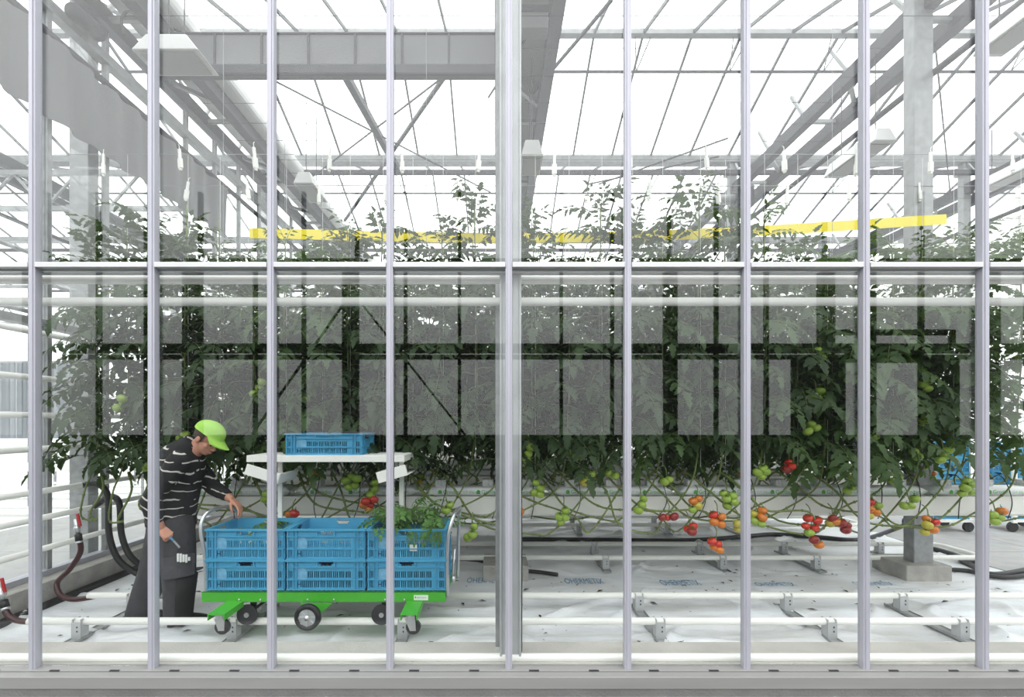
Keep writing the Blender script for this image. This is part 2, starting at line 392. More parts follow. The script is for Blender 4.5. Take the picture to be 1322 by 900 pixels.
# ------------------------------------------------------------------ setting: roof
GZ, RZ = 6.53, 7.29
ridges = [3.0, 6.8, 10.6, 14.4, 18.2]; gutters = [4.9, 8.7, 12.5, 16.3, 20.1]
ceil = empty('ceiling', (0, 2.9, GZ), 'saw-tooth glass roof with thin steel glazing bars', 'roof', kind='structure')
slopes = []
for i, r in enumerate(ridges):
    slopes.append((r, RZ, gutters[i], GZ))
    if i + 1 < len(ridges): slopes.append((ridges[i + 1], RZ, gutters[i], GZ))
for (ya, za, yb, zb) in slopes:
    m = MB(); g = MB(); x = -15.84
    while x < 12.3:
        m.bar((x, ya, za), (x, yb, zb), .028, .045); x += .72
    m.build('glazing_bar', M_BAR, ceil)
    g.add([(-16, ya, za), (12.5, ya, za), (12.5, yb, zb), (-16, yb, zb), (-16, ya, za + .006), (12.5, ya, za + .006), (12.5, yb, zb + .006), (-16, yb, zb + .006)],
          [(0, 1, 2, 3), (7, 6, 5, 4), (0, 4, 5, 1), (2, 6, 7, 3)]).build('roof_glass', M_ROOF, ceil)
for r in ridges:
    MB().box((-16, r - .05, RZ - .04), (12.5, r + .05, RZ + .03)).build('ridge', M_GALV, ceil)
    if r < 12:
        MB().bar((-16, r + .35, RZ - .30), (12.5, r + .35, RZ - .30), .03).build('vent_rod', M_STEEL, ceil)
for q in gutters:
    MB().box((-16, q - .09, GZ - .10), (12.5, q + .09, GZ + .02)).build('gutter', M_GALV, ceil)
    MB().bar((-16, q - .3, GZ - .42), (12.5, q - .3, GZ - .42), .07).build('tie_beam', M_STEEL, ceil)
# vents struts
for r in (6.8, 10.6):
    m = MB(); x = -3.6
    while x < 8:
        for d in (-.12, .12): m.bar((x, r + .35, RZ - .30), (x + d, r, RZ - .03), .014)
        x += 1.44
    m.build('vent_strut', M_GALV, ceil)
m = MB()
for i in range(16):
    yy = 4.6 + i * .42; m.tube([(-4, yy, 5.62 + .02 * (i % 3)), (10.4, yy, 5.62 + .02 * (i % 2))], .0035, 4)
m.build('screen_wire', M_STEEL, ceil)
for (a, b, wd) in (((-.64, 5.9), (-3.3, 10.15), .045), ((1.21, 4.84), (.42, 6.36), .03), ((-1.94, 5.5), (-1.71, 8.07), .09), ((-3.6, 5.2), (-.1, 8.9), .018), ((-3.9, 8.9), (-.1, 5.4), .018),
                   ((.5, 5.0), (-.1, 6.3), .02), ((3.6, 7.2), (1.9, 8.6), .02), ((3.7, 7.7), (1.7, 8.6), .02), ((4.9, 5.2), (8.7, 8.9), .018)):
    MB().bar((a[0], a[1], 6.0), (b[0], b[1], 6.0), wd).build('brace_rod', M_STEEL, ceil)

# beams, columns along the bays
def truss(X, label, n=1):
    t = empty('roof_truss', (X, 2.95, 5.9), label, 'roof truss', kind='structure')
    MB().box((X - .06, 2.95, 5.84), (X + .06, 21, 6.02)).build('chord', M_STEEL, t)
    MB().box((X + .44, 2.95, 5.83), (X + .58, 21, 6.0)).build('chord', M_STEEL, t)
    m = MB(); yy = 3.3; k = 0
    while yy < 19:
        m.bar((X, yy, 5.93), (X + .5, yy + (.55 if k % 2 else -.0), 5.93), .05); yy += .85; k += 1
        m.bar((X, yy, 6.0), (X, yy + .3, 6.5), .04)
    m.build('diagonal', M_GALV, t)
    MB().tube([(X + .06, 2.95, 5.2), (X + .06, 21, 5.2)], .035, 10).build('pipe', M_STEEL, t, True)
    return t
for (X, l) in ((-8.64, 'steel roof beam pair far beyond the side glass wall'), (-4.2, 'steel roof beam pair above the side glass wall'), (.13, 'steel roof beam pair running back above the central post'),
               (4.45, 'steel roof beam pair above the tall galvanised column'), (8.77, 'steel roof beam pair above the concrete path')): truss(X, l)
tag(MB().box((.10, 2.95, 6.03), (.60, 20, 6.16)).build('screen_bundle', M_SCREEN, bevel=.03), 'folded grey screen bundle resting on the central roof beams', 'screen')
tag(MB().box((-4.1, 2.95, 6.03), (-3.45, 20, 6.2)).build('screen_bundle', M_WSCREEN, bevel=.05), 'folded white screen bundle above the side glass wall', 'screen')

cl_ = MB(); vs = []; fs = []
for i in range(90):
    y_ = 2.96 + i * .045
    for z in (4.36, 4.6, 4.85, 5.1): vs.append((-4.04 + .03 * sin(y_ * 21 + z) + .04 * noise.noise(V((y_ * 3, z * 2, 0))), y_, z))
for i in range(89):
    for q in range(3): a = i * 4 + q; fs.append((a, a + 1, a + 5, a + 4))
n_ = len(vs); vs += [V(p) - V((.006, 0, 0)) for p in vs]; fs += [tuple(n_ + t for t in f[::-1]) for f in fs]
tag(cl_.add(vs, fs).build('side_screen', M_SCREEN, smooth=True), 'grey screen cloth hung along the upper side glass wall', 'screen')

def column(X, Y, w_, d_, z0, z1, label, block=True):
    c = empty('column', (X, Y, 0), label, 'column', kind='structure')
    m = MB().box((X - w_ / 2, Y - d_ / 2, z0), (X + w_ / 2, Y + d_ / 2, z1))
    m.build('shaft', M_GALV, c, bevel=.008)
    if block: MB().box((X - .26, Y - .16, -.05), (X + .20, Y + .28, .155)).build('footing', M_BLOCK, c, bevel=.012)
    MB().box((X - w_ / 2 - .04, Y - d_ / 2 - .04, z1 - .28), (X + w_ / 2 + .04, Y + d_ / 2 + .04, z1 - .2)).build('collar', M_GALV, c)
column(4.39, 4.83, .2, .13, .15, 6.5, 'tall galvanised column on a concrete footing among the plants')
column(.13, 4.83, .16, .13, .15, 6.5, 'galvanised column on a concrete footing behind the central post')
column(-4.34, 4.9, .2, .13, 0, 6.5, 'galvanised column just outside the side glass wall', False)
for Y in (8.7, 12.5, 16.3):
    for X in (-8.64, -4.34, .13, 4.42, 8.77):
        column(X, Y, .14, .12, 0, 6.5, 'distant galvanised column of the greenhouse frame', False)
for Y in (4.9,):
    for X in (-8.64, 8.77): column(X, Y, .16, .13, 0, 6.5, 'galvanised column beside the concrete floor', False)
m = MB().box((.025, 2.915, .10), (.16, 3.0, TOP)); m.box((.025, 2.905, .10), (.04, 2.915, TOP)); m.box((.145, 2.905, .10), (.16, 2.915, TOP))
pc = m.build('facade_post', M_POST, bevel=.004); tag(pc, 'wide galvanised post behind the central mullion of the facade', 'post', kind='structure')
tag(MB().box((-.002, 3.1, .1), (.03, 3.15, TOP)).build('slim_post', M_GALV), 'slim dark steel post right behind the central facade post', 'post', kind='structure')
tag(MB().tube(smooth_path([(.13, 3.03, 2.52), (.16, 3.04, 2.3), (.175, 3.04, 2.0), (.165, 3.04, 1.5), (.166, 3.03, .6), (.165, 3.03, .105)]), .008, 8).build('black_cable', M_BLACK, smooth=True), 'black cable hanging down beside the central post', 'cable')

# grey valance screen in the left bay
v = empty('valance_screen', (-1.8, 4.98, 5.29), 'grey cloth valance stretched across the top of the bay over the cart', 'screen')
m = MB(); vs = []; fs = []; n = 120
for i in range(n + 1):
    x = -3.68 + 3.72 * i / n
    for q, z in enumerate((5.41, 5.52, 5.63, 5.745)):
        vs.append((x, 4.97 + .012 * noise.noise(V((x * 3, z * 4, 2))) * (3 - q), z))
for i in range(n):
    for q in range(3): a = i * 4 + q; fs.append((a, a + 4, a + 5, a + 1))
b_ = len(vs); vs += [(p[0], p[1] + .004, p[2]) for p in vs]; fs += [tuple(b_ + t for t in f[::-1]) for f in fs]
m.add(vs, fs).build('cloth', M_SCREEN, v, True)
for i in range(8):
    x = -3.5 + i * .5; MB().box((x - .012, 4.955, 5.41), (x + .012, 4.965, 5.745)).build('cloth_strap', M_STEEL, v)
MB().box((-3.68, 4.93, 5.29), (.05, 5.03, 5.41)).build('bottom_beam', M_STEEL, v, bevel=.02)
MB().tube([(-3.68, 4.97, 5.755), (.05, 4.97, 5.755)], .014, 8).build('top_rod', M_STEEL, v, True)

# lamps
def lamp(x, y, z, w_, d_, h_, label):
    l = empty('grow_lamp', (x, y, z), label, 'lamp', 'grow lamps under the roof')
    m = MB(); a, b2 = w_ / 2, d_ / 2
    m.add([(x - a * .6, y - b2, z + h_), (x + a * .6, y - b2, z + h_), (x + a * .6, y + b2, z + h_), (x - a * .6, y + b2, z + h_), (x - a, y - b2 * 1.1, z), (x + a, y - b2 * 1.1, z), (x + a, y + b2 * 1.1, z), (x - a, y + b2 * 1.1, z)],
          [(0, 1, 2, 3), (0, 4, 5, 1), (1, 5, 6, 2), (2, 6, 7, 3), (3, 7, 4, 0), (7, 6, 5, 4)])
    m.build('housing', M_WSCREEN, l, bevel=.01)
    MB().box((x - a * .8, y - b2 * .9, z - .012), (x + a * .8, y + b2 * .9, z - .001)).build('reflector', M_SILL, l)
    for s_ in (-1, 1): MB().tube([(x, y + s_ * b2 * .7, z + h_), (x, y + s_ * b2 * .7, 5.84)], .006, 6).build('hanger', M_STEEL, l)
lamp(4.36, 5.6, 4.75, .26, .75, .16, 'grow lamp hanging beside the tall galvanised column')
lamp(4.20, 3.7, 4.72, .26, .5, .16, 'grow lamp at the top right corner of the facade')
lamp(.42, 5.56, 4.66, .26, .4, .20, 'grow lamp hanging just right of the central post')
lamp(-2.5, 6.3, 4.70, .26, .5, .16, 'grow lamp above the plants beyond the cart')
lamp(-2.95, 4.3, 4.92, .60, .3, .15, 'wide pale lamp in the upper corner over the worker')
lamp(7.2, 6.5, 5.0, .26, .7, .16, 'grow lamp over the concrete path')
mt = empty('winch_motor', (4.2, 8.4, 5.5), 'small grey winch motor on the roof beam above the yellow tape', 'motor')
MB().tube([(3.95, 8.4, 5.62), (4.42, 8.4, 5.62)], .09, 14).build('barrel', M_GALV, mt, True)
MB().box((4.3, 8.25, 5.45), (4.6, 8.55, 5.83)).build('gearbox', M_STEEL, mt, bevel=.02)
cb = empty('junction_box', (.4, 4.72, 5.5), 'grey junction box beside the top of the central post', 'box')
MB().box((.26, 4.6, 5.5), (.52, 4.74, 6.2)).build('housing', M_SCREEN, cb, bevel=.01)
for z in (5.66, 5.95): MB().box((.25, 4.585, z), (.53, 4.60, z + .06)).build('clamp', M_STEEL, cb)
tag(MB().tube(smooth_path([px(160, 45, 4.6), px(157, 25, 4.6), px(164, 15, 4.6), px(172, 17, 4.7)]), .012, 8).build('black_cable', M_BLACK, smooth=True), 'short black cable loop under the roof over the worker', 'cable')
wm = empty('vent_motor', px(118, 28, 4.4), 'grey tubular vent motor under the side roof beam', 'motor')
MB().tube([px(95, 15, 4.3), px(122, 38, 4.6)], .075, 14).build('barrel', M_STEEL, wm, True)
MB().tube([px(118, 33, 4.6), px(130, 44, 4.7)], .085, 14).build('end_cap', M_DGREY, wm, True)

# ------------------------------------------------------------------ compartment beyond the side wall
for i in range(7):
    Y = 5.2 + i * 1.6
    g = MB().box((-15.5, Y - .12, .72), (-7.4, Y + .12, .80)); g.box((-15.5, Y - .12, .80), (-7.4, Y - .10, .86)); g.box((-15.5, Y + .10, .80), (-7.4, Y + .12, .86))
    g = g.build('empty_gutter', M_GUT); g = g
    for lx in (-15, -13, -11, -9, -7.6): MB().box((lx - .02, Y - .02, .02), (lx + .02, Y + .02, .72)).build('support_leg', M_GALV, g)
    tag(g, 'empty white growing gutter in the compartment beyond the aisle', 'gutter', 'empty gutters beyond the aisle')
    for s_ in (-.32, .32):
        pipe('floor_pipe', [(-15.5, Y + .8 + s_, .14), (-7.3, Y + .8 + s_, .14)], .025, 'white floor heating pipe in the compartment beyond the aisle', 'pipe', 'floor pipes beyond the aisle', n=8)
m = MB(); vs = []; fs = []
for i in range(81):
    x = -16 + 3.2 * i / 80
    for z in (1.1, 3.4): vs.append((x, 14.2 + .12 * sin(i * 1.9), z))
for i in range(80): a = i * 2; fs.append((a, a + 2, a + 3, a + 1))
q_ = len(vs); vs += [V(p) + V((0, .02, 0)) for p in vs]; fs += [tuple(q_ + t for t in f[::-1]) for f in fs]
cs = m.add(vs, fs).build('side_curtain', M_SCREEN2); tag(cs, 'pale grey pleated curtain far beyond the side wall', 'curtain')
MB().box((-16, 14.15, 3.4), (-12.7, 14.25, 3.46)).box((-12.75, 14.15, 0), (-12.69, 14.25, 3.4)).build('curtain_rail', M_GALV, cs)
for i in range(4):
    Y = 6.6 + 3.8 * i
    lt = empty('lattice_girder', (-9, Y, 4.6), 'pale lattice girder crossing the compartment beyond the side wall', 'girder', 'lattice girders beyond the side wall', kind='structure')
    MB().box((-15.5, Y - .03, 5.1), (-4.3, Y + .03, 5.17)).build('chord', M_GALV, lt); MB().box((-15.5, Y - .03, 4.6), (-4.3, Y + .03, 4.66)).build('chord', M_GALV, lt)
    m = MB(); x = -15.4
    while x < -4.9: m.bar((x, Y, 4.63), (x + .45, Y, 5.13), .03); m.bar((x + .45, Y, 5.13), (x + .9, Y, 4.63), .03); x += .9
    m.build('lattice', M_GALV, lt)
for z in (3.1, 3.6, 4.0):
    o = pipe('overhead_pipe', [(-5.4 - z * .3, 3.2, z), (-5.4 - z * .3, 20.8, z)], .03, 'grey overhead pipe in the aisle, %s' % {3.1: 'the lowest of three', 3.6: 'the middle of three', 4.0: 'the highest of three'}[z], 'pipe', m=M_GALV)
    for k in range(4): MB().box((-5.4 - z * .3 - .008, 6.59 + 3.8 * k, z), (-5.4 - z * .3 + .008, 6.61 + 3.8 * k, 4.62)).build('hanger', M_GALV, o)

# ------------------------------------------------------------------ opposite building across the yard (seen mirrored in the glass)
OY = -6.0; Lv = 2 * GY - OY
def ox(x): return (x - 640) / 600 * Lv
def oz(y): return CAMZ - (y - 545) / 600 * Lv
op = empty('wall_opposite', (0, OY, 0), 'dark framed glasshouse across the yard, mirrored in the facade', 'building', kind='structure')
MB().box((-22, OY - .4, -.02), (22, OY - .1, oz(562))).build('base_wall', M_OPP, op)
for i, x in enumerate((-10, 58, 125, 187, 257, 328, 391, 460, 523, 593, 660, 725, 791, 865, 926, 991, 1067, 1130, 1192, 1262, 1330)):
    big = i % 3 == 0 and False
    wd = .075
    MB().box((ox(x) - wd / 2, OY - .12, oz(562)), (ox(x) + wd / 2, OY, 7.4)).build('mullion', M_OPP, op)
for x in (40, 245, 450, 866, 1068, 1280):
    xo = (x - 640) / 600 * (Lv + .3)
    MB().box((xo - .14, OY - .5, 0), (xo + .14, OY - .2, oz(345))).build('column', M_OPP, op)
MB().box((-22, OY - .2, oz(455)), (22, OY - .05, oz(443))).build('rail', M_OPP, op)
MB().box((-22, OY - .2, oz(463)), (22, OY - .05, oz(457.5))).build('rail', M_OPP, op)
MB().box((-22, OY - .3, oz(340)), (22, OY - .02, oz(333))).build('gutter', M_OPP, op)
for (a, b) in (((440, 392), (322, 560)), ((466, 392), (600, 562))): MB().bar((ox(a[0]), OY - .15, oz(a[1])), (ox(b[0]), OY - .15, oz(b[1])), .05).build('brace', M_OPP, op)
MB().box((ox(1080), OY - .12, oz(432)), (ox(1236), OY - .03, oz(425))).box((ox(1230), OY - .12, oz(455)), (ox(1236), OY - .03, oz(425))).build('gate_rail', M_OPP, op)
m = MB().box((ox(1024), OY - .1, oz(562)), (ox(1094), OY - .05, oz(462))); m.box((ox(1191), OY - .1, oz(562)), (ox(1242), OY - .05, oz(462))); m.box((ox(1094), OY - .1, oz(468)), (ox(1191), OY - .05, oz(455)))
m.build('gate_panel', M_OPP, op)
for k in range(2):
    z0, z1 = ((oz(562), oz(340)), (oz(333), 7.4))[k]
    MB().box((-22, OY - .06, z0), (22, OY - .054, z1)).build('pane', M_ROOF, op)

# ------------------------------------------------------------------ pipe rails and their supports
def rail(y0, y1, xl, xr, zc, label, group=None):
    r = .027; c = .12
    pts = [(xl, y0, zc), (xr - c, y0, zc), (xr - c * .3, y0 + c * .3, zc), (xr, y0 + c, zc), (xr, y1 - c, zc), (xr - c * .3, y1 - c * .3, zc), (xr - c, y1, zc), (xl, y1, zc)]
    o = MB().tube(pts, r, 14).build('pipe_rail', M_WHITE, smooth=True); return tag(o, label, 'pipe rail', group)
ZR = .137
rail(3.415, 3.918, -3.43, 5.30, ZR, 'white pipe rail pair nearest the glass, carrying the green cart')
rail(5.015, 5.58, -3.4, 5.28, ZR, 'white pipe rail pair behind the front row, bent round at its end beside the path')
for k in range(2, 8): rail(5.015 + 1.6 * (k - 1), 5.58 + 1.6 * (k - 1), -3.4, 5.25, ZR, 'white pipe rail pair in an aisle behind the back plant rows', 'pipe rails between back rows')
def support(X, y0, y1):
    s = empty('rail_support', (X, y0, .012))
    m = MB().box((-.04, -.12, 0), (.04, y1 - y0 + .12, .010)); m.box((-.04, -.12, .010), (-.034, y1 - y0 + .12, .018)); m.box((.034, -.12, .010), (.04, y1 - y0 + .12, .018))
    m.build('base_strip', M_GALV, s, local=True)
    for yy in (0, y1 - y0):
        p = MB().box((-.034, yy - .035, .010), (-.027, yy + .03, .15)); p.box((.027, yy - .035, .010), (.034, yy + .03, .15)); p.box((-.034, yy - .04, .010), (.034, yy - .033, .13))
        p.m = 1
        for zz in (.06, .09): p.box((.004, yy - .0415, zz), (.014, yy - .0395, zz + .012))
        p.build('saddle', [M_POST, M_DGREY], s, local=True)
    return s
PXN = {-3.05: 'nearest the side wall', -1.92: 'under the cart beside its left castor', -.68: 'under the right castor of the cart', 1.2: 'first right of the central post', 2.447: 'second right of the central post', 3.41: 'third right of the central post'}
for X in (-3.05, -1.92, -.68, 1.2, 2.447, 3.41):
    tag(support(X, 3.415, 3.918), 'rail support on the front rail pair, ' + PXN[X], 'rail support')
PN2 = {1.18: 'right of the central footing', 2.44: 'below the red trusses left of middle', 3.45: 'left of the tall column', 4.6: 'right of the tall column', -1.9: 'behind the cart', -.6: 'behind the cart end'}
for X in (-1.9, -.6, 1.18, 2.44, 3.45, 4.6): tag(support(X, 5.015, 5.58), 'galvanised rail support on the second rail pair, ' + PN2[X], 'rail support')
for X in (-1.9, 1.18, 2.44, 3.45): tag(support(X, 6.615, 7.18), 'galvanised rail support on the third rail pair', 'rail support', 'rail supports on the third rail pair')

# hoses and valves at the side wall
def valve_hose(vx, vy, Y, pts, label):
    p = px(vx, vy, Y); h = empty('red_hose', p, label, 'hose')
    o = MB().tube(smooth_path(pts, 8), .021, 12).build('hose', [M_REDHOSE], h, True)
    t = (V(pts[1]) - V(pts[0])).normalized()
    MB().tube([V(pts[0]) - t * .01, V(pts[0]) + t * .05], .026, 12).build('sleeve', M_BLACK, h, True)
    MB().tube([V(pts[0]) + t * .05, V(pts[0]) + t * .065], .027, 12).build('hose_clamp', M_CHROME, h, True)
    MB().tube([V(pts[0]) - t * .14, V(pts[0]) - t * .01], .017, 10).ball(V(pts[0]) - t * .06, .026).build('valve', M_CHROME, h, True)
    q = V(pts[0]) - t * .06
    MB().box((q.x + .025, q.y - .03, q.z + .02), (q.x + .045, q.y - .015, q.z + .13), Matrix.Rotation(R(-14), 3, 'Y')).build('lever', M_RED, h, bevel=.004)
valve_hose(101, 690, 3.95, [px(101, 691, 4.0), px(104, 712, 4.0), px(90, 735, 3.98), px(74, 752, 3.96), px(78, 768, 3.93), px(96, 774, 3.92), px(130, 769, 3.918)], 'dark red hose from a red levered valve bending down to the floor rail')
valve_hose(5, 776, 3.45, [px(5, 777, 3.45), px(9, 792, 3.43), px(22, 801, 3.42), px(48, 803, 3.415)], 'dark red hose from a valve in the lower left corner')
tag(MB().tube(smooth_path([V((-4.0, 4.5, .99)), V((-3.86, 4.5, 1.0)), px(139, 640, 4.5), px(141, 690, 4.45), px(155, 725, 4.45), px(190, 748, 4.5)]), .028, 10).build('black_hose', M_BLACK, smooth=True), 'thick black hose hanging behind the worker, farther from him', 'hose')
tag(MB().tube(smooth_path([V((-4.0, 4.62, .755)), V((-3.82, 4.6, .86)), px(154, 650, 4.5), px(157, 690, 4.5), px(170, 720, 4.5), px(200, 742, 4.6)]), .028, 10).build('black_hose', M_BLACK, smooth=True), 'thick black hose hanging right behind the worker', 'hose')
def g0(x, y): return px(x, y, 600 * 1.57 / (y - 545))
def floor_hose(pp, r, label):
    tag(MB().tube(smooth_path([g0(*p) for p in pp], 6), r, 10).build('black_hose', M_BLACK, smooth=True), label, 'hose')
floor_hose([(640, 696), (760, 697), (880, 698), (960, 693), (1000, 690), (1060, 694), (1110, 697), (1150, 685), (1180, 672)], .03, 'black hose lying across the floor under the red tomatoes')
floor_hose([(1196, 706), (1230, 716), (1262, 728)], .03, 'short black hose inside the bend of the second rail')
floor_hose([(1216, 735), (1250, 737), (1280, 744), (1310, 745), (1345, 738)], .022, 'black hose on the floor right of the column footing')
floor_hose([(1240, 722), (1256, 731), (1275, 741), (1300, 741), (1340, 733)], .03, 'black hose curling onto the path at the right edge')
floor_hose([(250, 735), (420, 722), (600, 722), (650, 735), (690, 738), (720, 742)], .02, 'black hose on the floor behind the cart')
random.seed(5)
LEAFBITS = MB()
for k in range(330):
    x = random.uniform(-3.6, 5.2); y = random.choice((random.uniform(4.05, 5.0), random.uniform(4.2, 6.5), random.uniform(3.3, 4.6)))
    if k < 40: x = random.uniform(-3.6, -2.3); y = random.uniform(4.2, 5.0)
    a = random.uniform(0, 6.28); l = random.choice((random.uniform(.006, .02), random.uniform(.012, .05))); z = fh(x, y) + .006
    d = V((cos(a), sin(a), 0)); e = V((-sin(a), cos(a), 0))
    LEAFBITS.add([V((x, y, z)) - d * l, V((x, y, z + .008)) + e * l * .35, V((x, y, z + .004)) + d * l, V((x, y, z + .008)) - e * l * .35], [(0, 1, 2, 3)])
tag(LEAFBITS.build('leaf_litter', M_DEBRIS), 'scattered withered leaf scraps on the white floor film', 'leaf litter', kind='stuff')

# ------------------------------------------------------------------ growing gutters, slabs, blocks
ROWS = [4.47, 6.07, 7.67, 9.27]
GUTL = ['long white growing gutter of the front plant row', 'white growing gutter of the second plant row', 'white growing gutter of the third plant row', 'white growing gutter of the fourth plant row']
for i, Y in enumerate(ROWS):
    x0, x1 = (-3.05, 7.2) if i == 0 else (-3.2, 5.1)
    if i: x1 = 5.15
    prof = [(-.13, .905), (-.13, .745), (-.105, .72), (.105, .72), (.13, .745), (.13, .905), (.12, .905), (.118, .88), (-.118, .88), (-.12, .905)]
    m = MB(); n = len(prof)
    m.add([(x0, Y + a, z) for a, z in prof] + [(x1, Y + a, z) for a, z in prof], [(k, (k + 1) % n, n + (k + 1) % n, n + k) for k in range(n)] + [tuple(range(n - 1, -1, -1)), tuple(range(n, 2 * n))])
    m.box((x0, Y - .136, .742), (x1, Y - .128, .752)); m.box((x0, Y - .137, .893), (x1, Y - .128, .907))
    g = tag(m.build('growing_gutter', M_GUT), GUTL[i], 'gutter')
    hw = MB(); x = x0 + .5
    while x < x1:
        hw.tube([(x, Y - .12, .9), (x, Y - .12, 5.83)], .0025, 4); x += 1.9
    hw.build('hanging_wire', M_GALV, g)
tgs = [(text_mesh('Grodan', .05), M_INKG, 0), (text_mesh('GT Master', .038), M_INKP, .185)]
logo = MB()   # small house-shaped mark
logo.add([(0, 0, 0), (.034, 0, 0), (.034, 0, .026), (.017, 0, .04), (0, 0, .026)], [(0, 1, 2, 3, 4)])
logo.add([(.052, 0, 0), (.06, 0, 0)], [])
def slab_mesh(L=1.12):
    m = MB(); n = 24; prof = []
    vs = []; fs = []; K = 14
    for i in range(n + 1):
        t = i / n; x = (t - .5) * L; e = min(1, min(t, 1 - t) * 14); e = sqrt(max(.02, 1 - (1 - e) ** 2))
        for k in range(K):
            a = 2 * pi * k / K; ca, sa = cos(a), sin(a)
            yy = .105 * (abs(ca) ** .5) * (1 if ca > 0 else -1); zz = .045 + .045 * e * (abs(sa) ** .5) * (1 if sa > 0 else -1)
            vs.append((x, yy, zz + .003 * noise.noise(V((x * 9, a, 0)))))
    for i in range(n):
        for k in range(K): fs.append((i * K + k, i * K + (k + 1) % K, (i + 1) * K + (k + 1) % K, (i + 1) * K + k))
    fs.append(tuple(range(K - 1, -1, -1))); fs.append(tuple(n * K + k for k in range(K)))
    m.add(vs, fs); return m.mesh('slab_film', M_SLAB, True)
SLAB = slab_mesh()
def lettering_for(parent):
    for u in (-.44, -.08, .28):
        for me, mt_, dx in tgs:
            c = me.copy()
            for v in c.vertices: v.co = V((u + dx + v.co.x + .045, -.1085, .028 + v.co.y))
            c.materials.clear(); c.materials.append(mt_); data_obj('print', c, parent)
        l = MB(); l.add([V((u, -.1085, .026)) + p for p in logo.v[:5]], [(0, 1, 2, 3, 4)]); l.build('logo', M_INKG, parent, local=True)
def block_mesh():
    m = MB(); m.box((-.05, -.05, 0), (.05, .05, .062)); return m.mesh('block', M_WOOL)
BLOCK = block_mesh()
SLN = 0
for r, Y in enumerate(ROWS[:3]):
    x = -2.5 if r == 0 else -2.6; j = 0
    while x < (6.4 if r == 0 else 4.6):
        s = empty('growing_slab', (x, Y, .9))
        data_obj('film', SLAB, s)
        if r == 0:
            lettering_for(s); tag(s, 'white film growing slab with green print on the front gutter', 'growing slab', 'slabs on the front gutter')
        else: tag(s, 'white film growing slab on a back gutter', 'growing slab', 'slabs on the back gutters')
        for q in (-.4, 0, .4):
            b = data_obj('rockwool_block', BLOCK, None, (x + q + random.uniform(-.03, .03), Y + random.uniform(-.02, .02), .988), random.uniform(-.12, .12))
            if r == 0: tag(b, 'small speckled white plant block on a front gutter slab', 'plant block', 'plant blocks on the front slabs')
            else: tag(b, 'small speckled white plant block on a back gutter slab', 'plant block', 'plant blocks on the back slabs')
            if r == 0:
                X_ = b.location.x + .03
                t = MB().tube(smooth_path([(X_, Y - .03, 1.05), (X_ + .02, Y - .09, 1.10), (X_ + .035, Y - .145, 1.02), (X_ + .03 + random.uniform(-.04, .04), Y - .16, .85), (X_ + random.uniform(-.05, .05), Y - .15, .70)], 5), .004, 6).build('drip_tube', M_BLACK, smooth=True)
                tag(t, 'thin black drip tube looping from plant block down past the front gutter', 'drip tube', 'drip tubes of the front row')
        x += 1.2

# ------------------------------------------------------------------ tomato plants
def leaflet(m, base, d, up, L, W, fold=.25, droop=.3, big=True):
    d = V(d).normalized(); s = d.cross(V(up))
    if s.length < 1e-3: s = d.cross(V((0, 1, 0)))
    s.normalize(); n = s.cross(d).normalized()
    prof = ((0, .03), (.12, .26), (.22, .54), (.32, .30), (.47, .47), (.58, .24), (.74, .30), (1, 0)) if big else ((0, .03), (.25, .46), (.42, .34), (.62, .34), (1, 0))
    mid = []; le = []; ri = []
    for u, w_ in prof:
        c = V(base) + d * (u * L) - n * (droop * L * u * u)
        mid.append(c); le.append(c + s * (w_ * W) + n * (fold * w_ * W)); ri.append(c - s * (w_ * W) + n * (fold * w_ * W))
    k = len(prof); vs = mid + le + ri; fs = []
    for i in range(k - 1):
        fs.append((i, i + 1, k + i + 1, k + i)); fs.append((i + 1, i, 2 * k + i, 2 * k + i + 1))
    m.add(vs, fs)
def compound(m, base, az, elev, L, rnd, droop=.9, big=True, pairs=5):
    """one pinnate tomato leaf"""
    d = V((cos(az) * cos(elev), sin(az) * cos(elev), sin(elev))); p = V(base); pts = [p.copy()]; n = 6
    for i in range(n):
        p = p + d * (L / n); pts.append(p.copy()); d = (d + V((0, 0, -1)) * droop / n).normalized()
    m.m = 1; m.tube(pts, [.0035 - .0022 * i / n for i in range(n + 1)], 4, False); m.m = 0
    for i in range(pairs):
        t = .26 + .60 * i / max(1, pairs - 1); q = t * n; a = int(q); f = q - a
        c = pts[a].lerp(pts[min(a + 1, n)], f); tg = (pts[min(a + 1, n)] - pts[a]).normalized()
        sd = tg.cross(V((0, 0, 1)));
        if sd.length < .1: sd = V((-sin(az), cos(az), 0))
        sd.normalize(); up = sd.cross(tg)
        if up.z < 0: up = -up
        ll = L * (.22 + .06 * (i in (1, 2, 3))) * rnd.uniform(.75, 1.2)
        for s_ in (-1, 1):
            dd = (sd * s_ * .9 + tg * .55 + V((0, 0, rnd.uniform(-.5, .1)))).normalized()
            leaflet(m, c + dd * .012, dd, up, ll, ll * .56, rnd.uniform(.05, .5), rnd.uniform(.1, .5), big)
    tg = (pts[-1] - pts[-2]).normalized(); sd = V((-sin(az), cos(az), 0)); up = sd.cross(tg)
    if up.z < 0: up = -up
    ll = L * .32 * rnd.uniform(.85, 1.15); leaflet(m, pts[-1], tg, up, ll, ll * .56, rnd.uniform(.1, .4), .3, big)
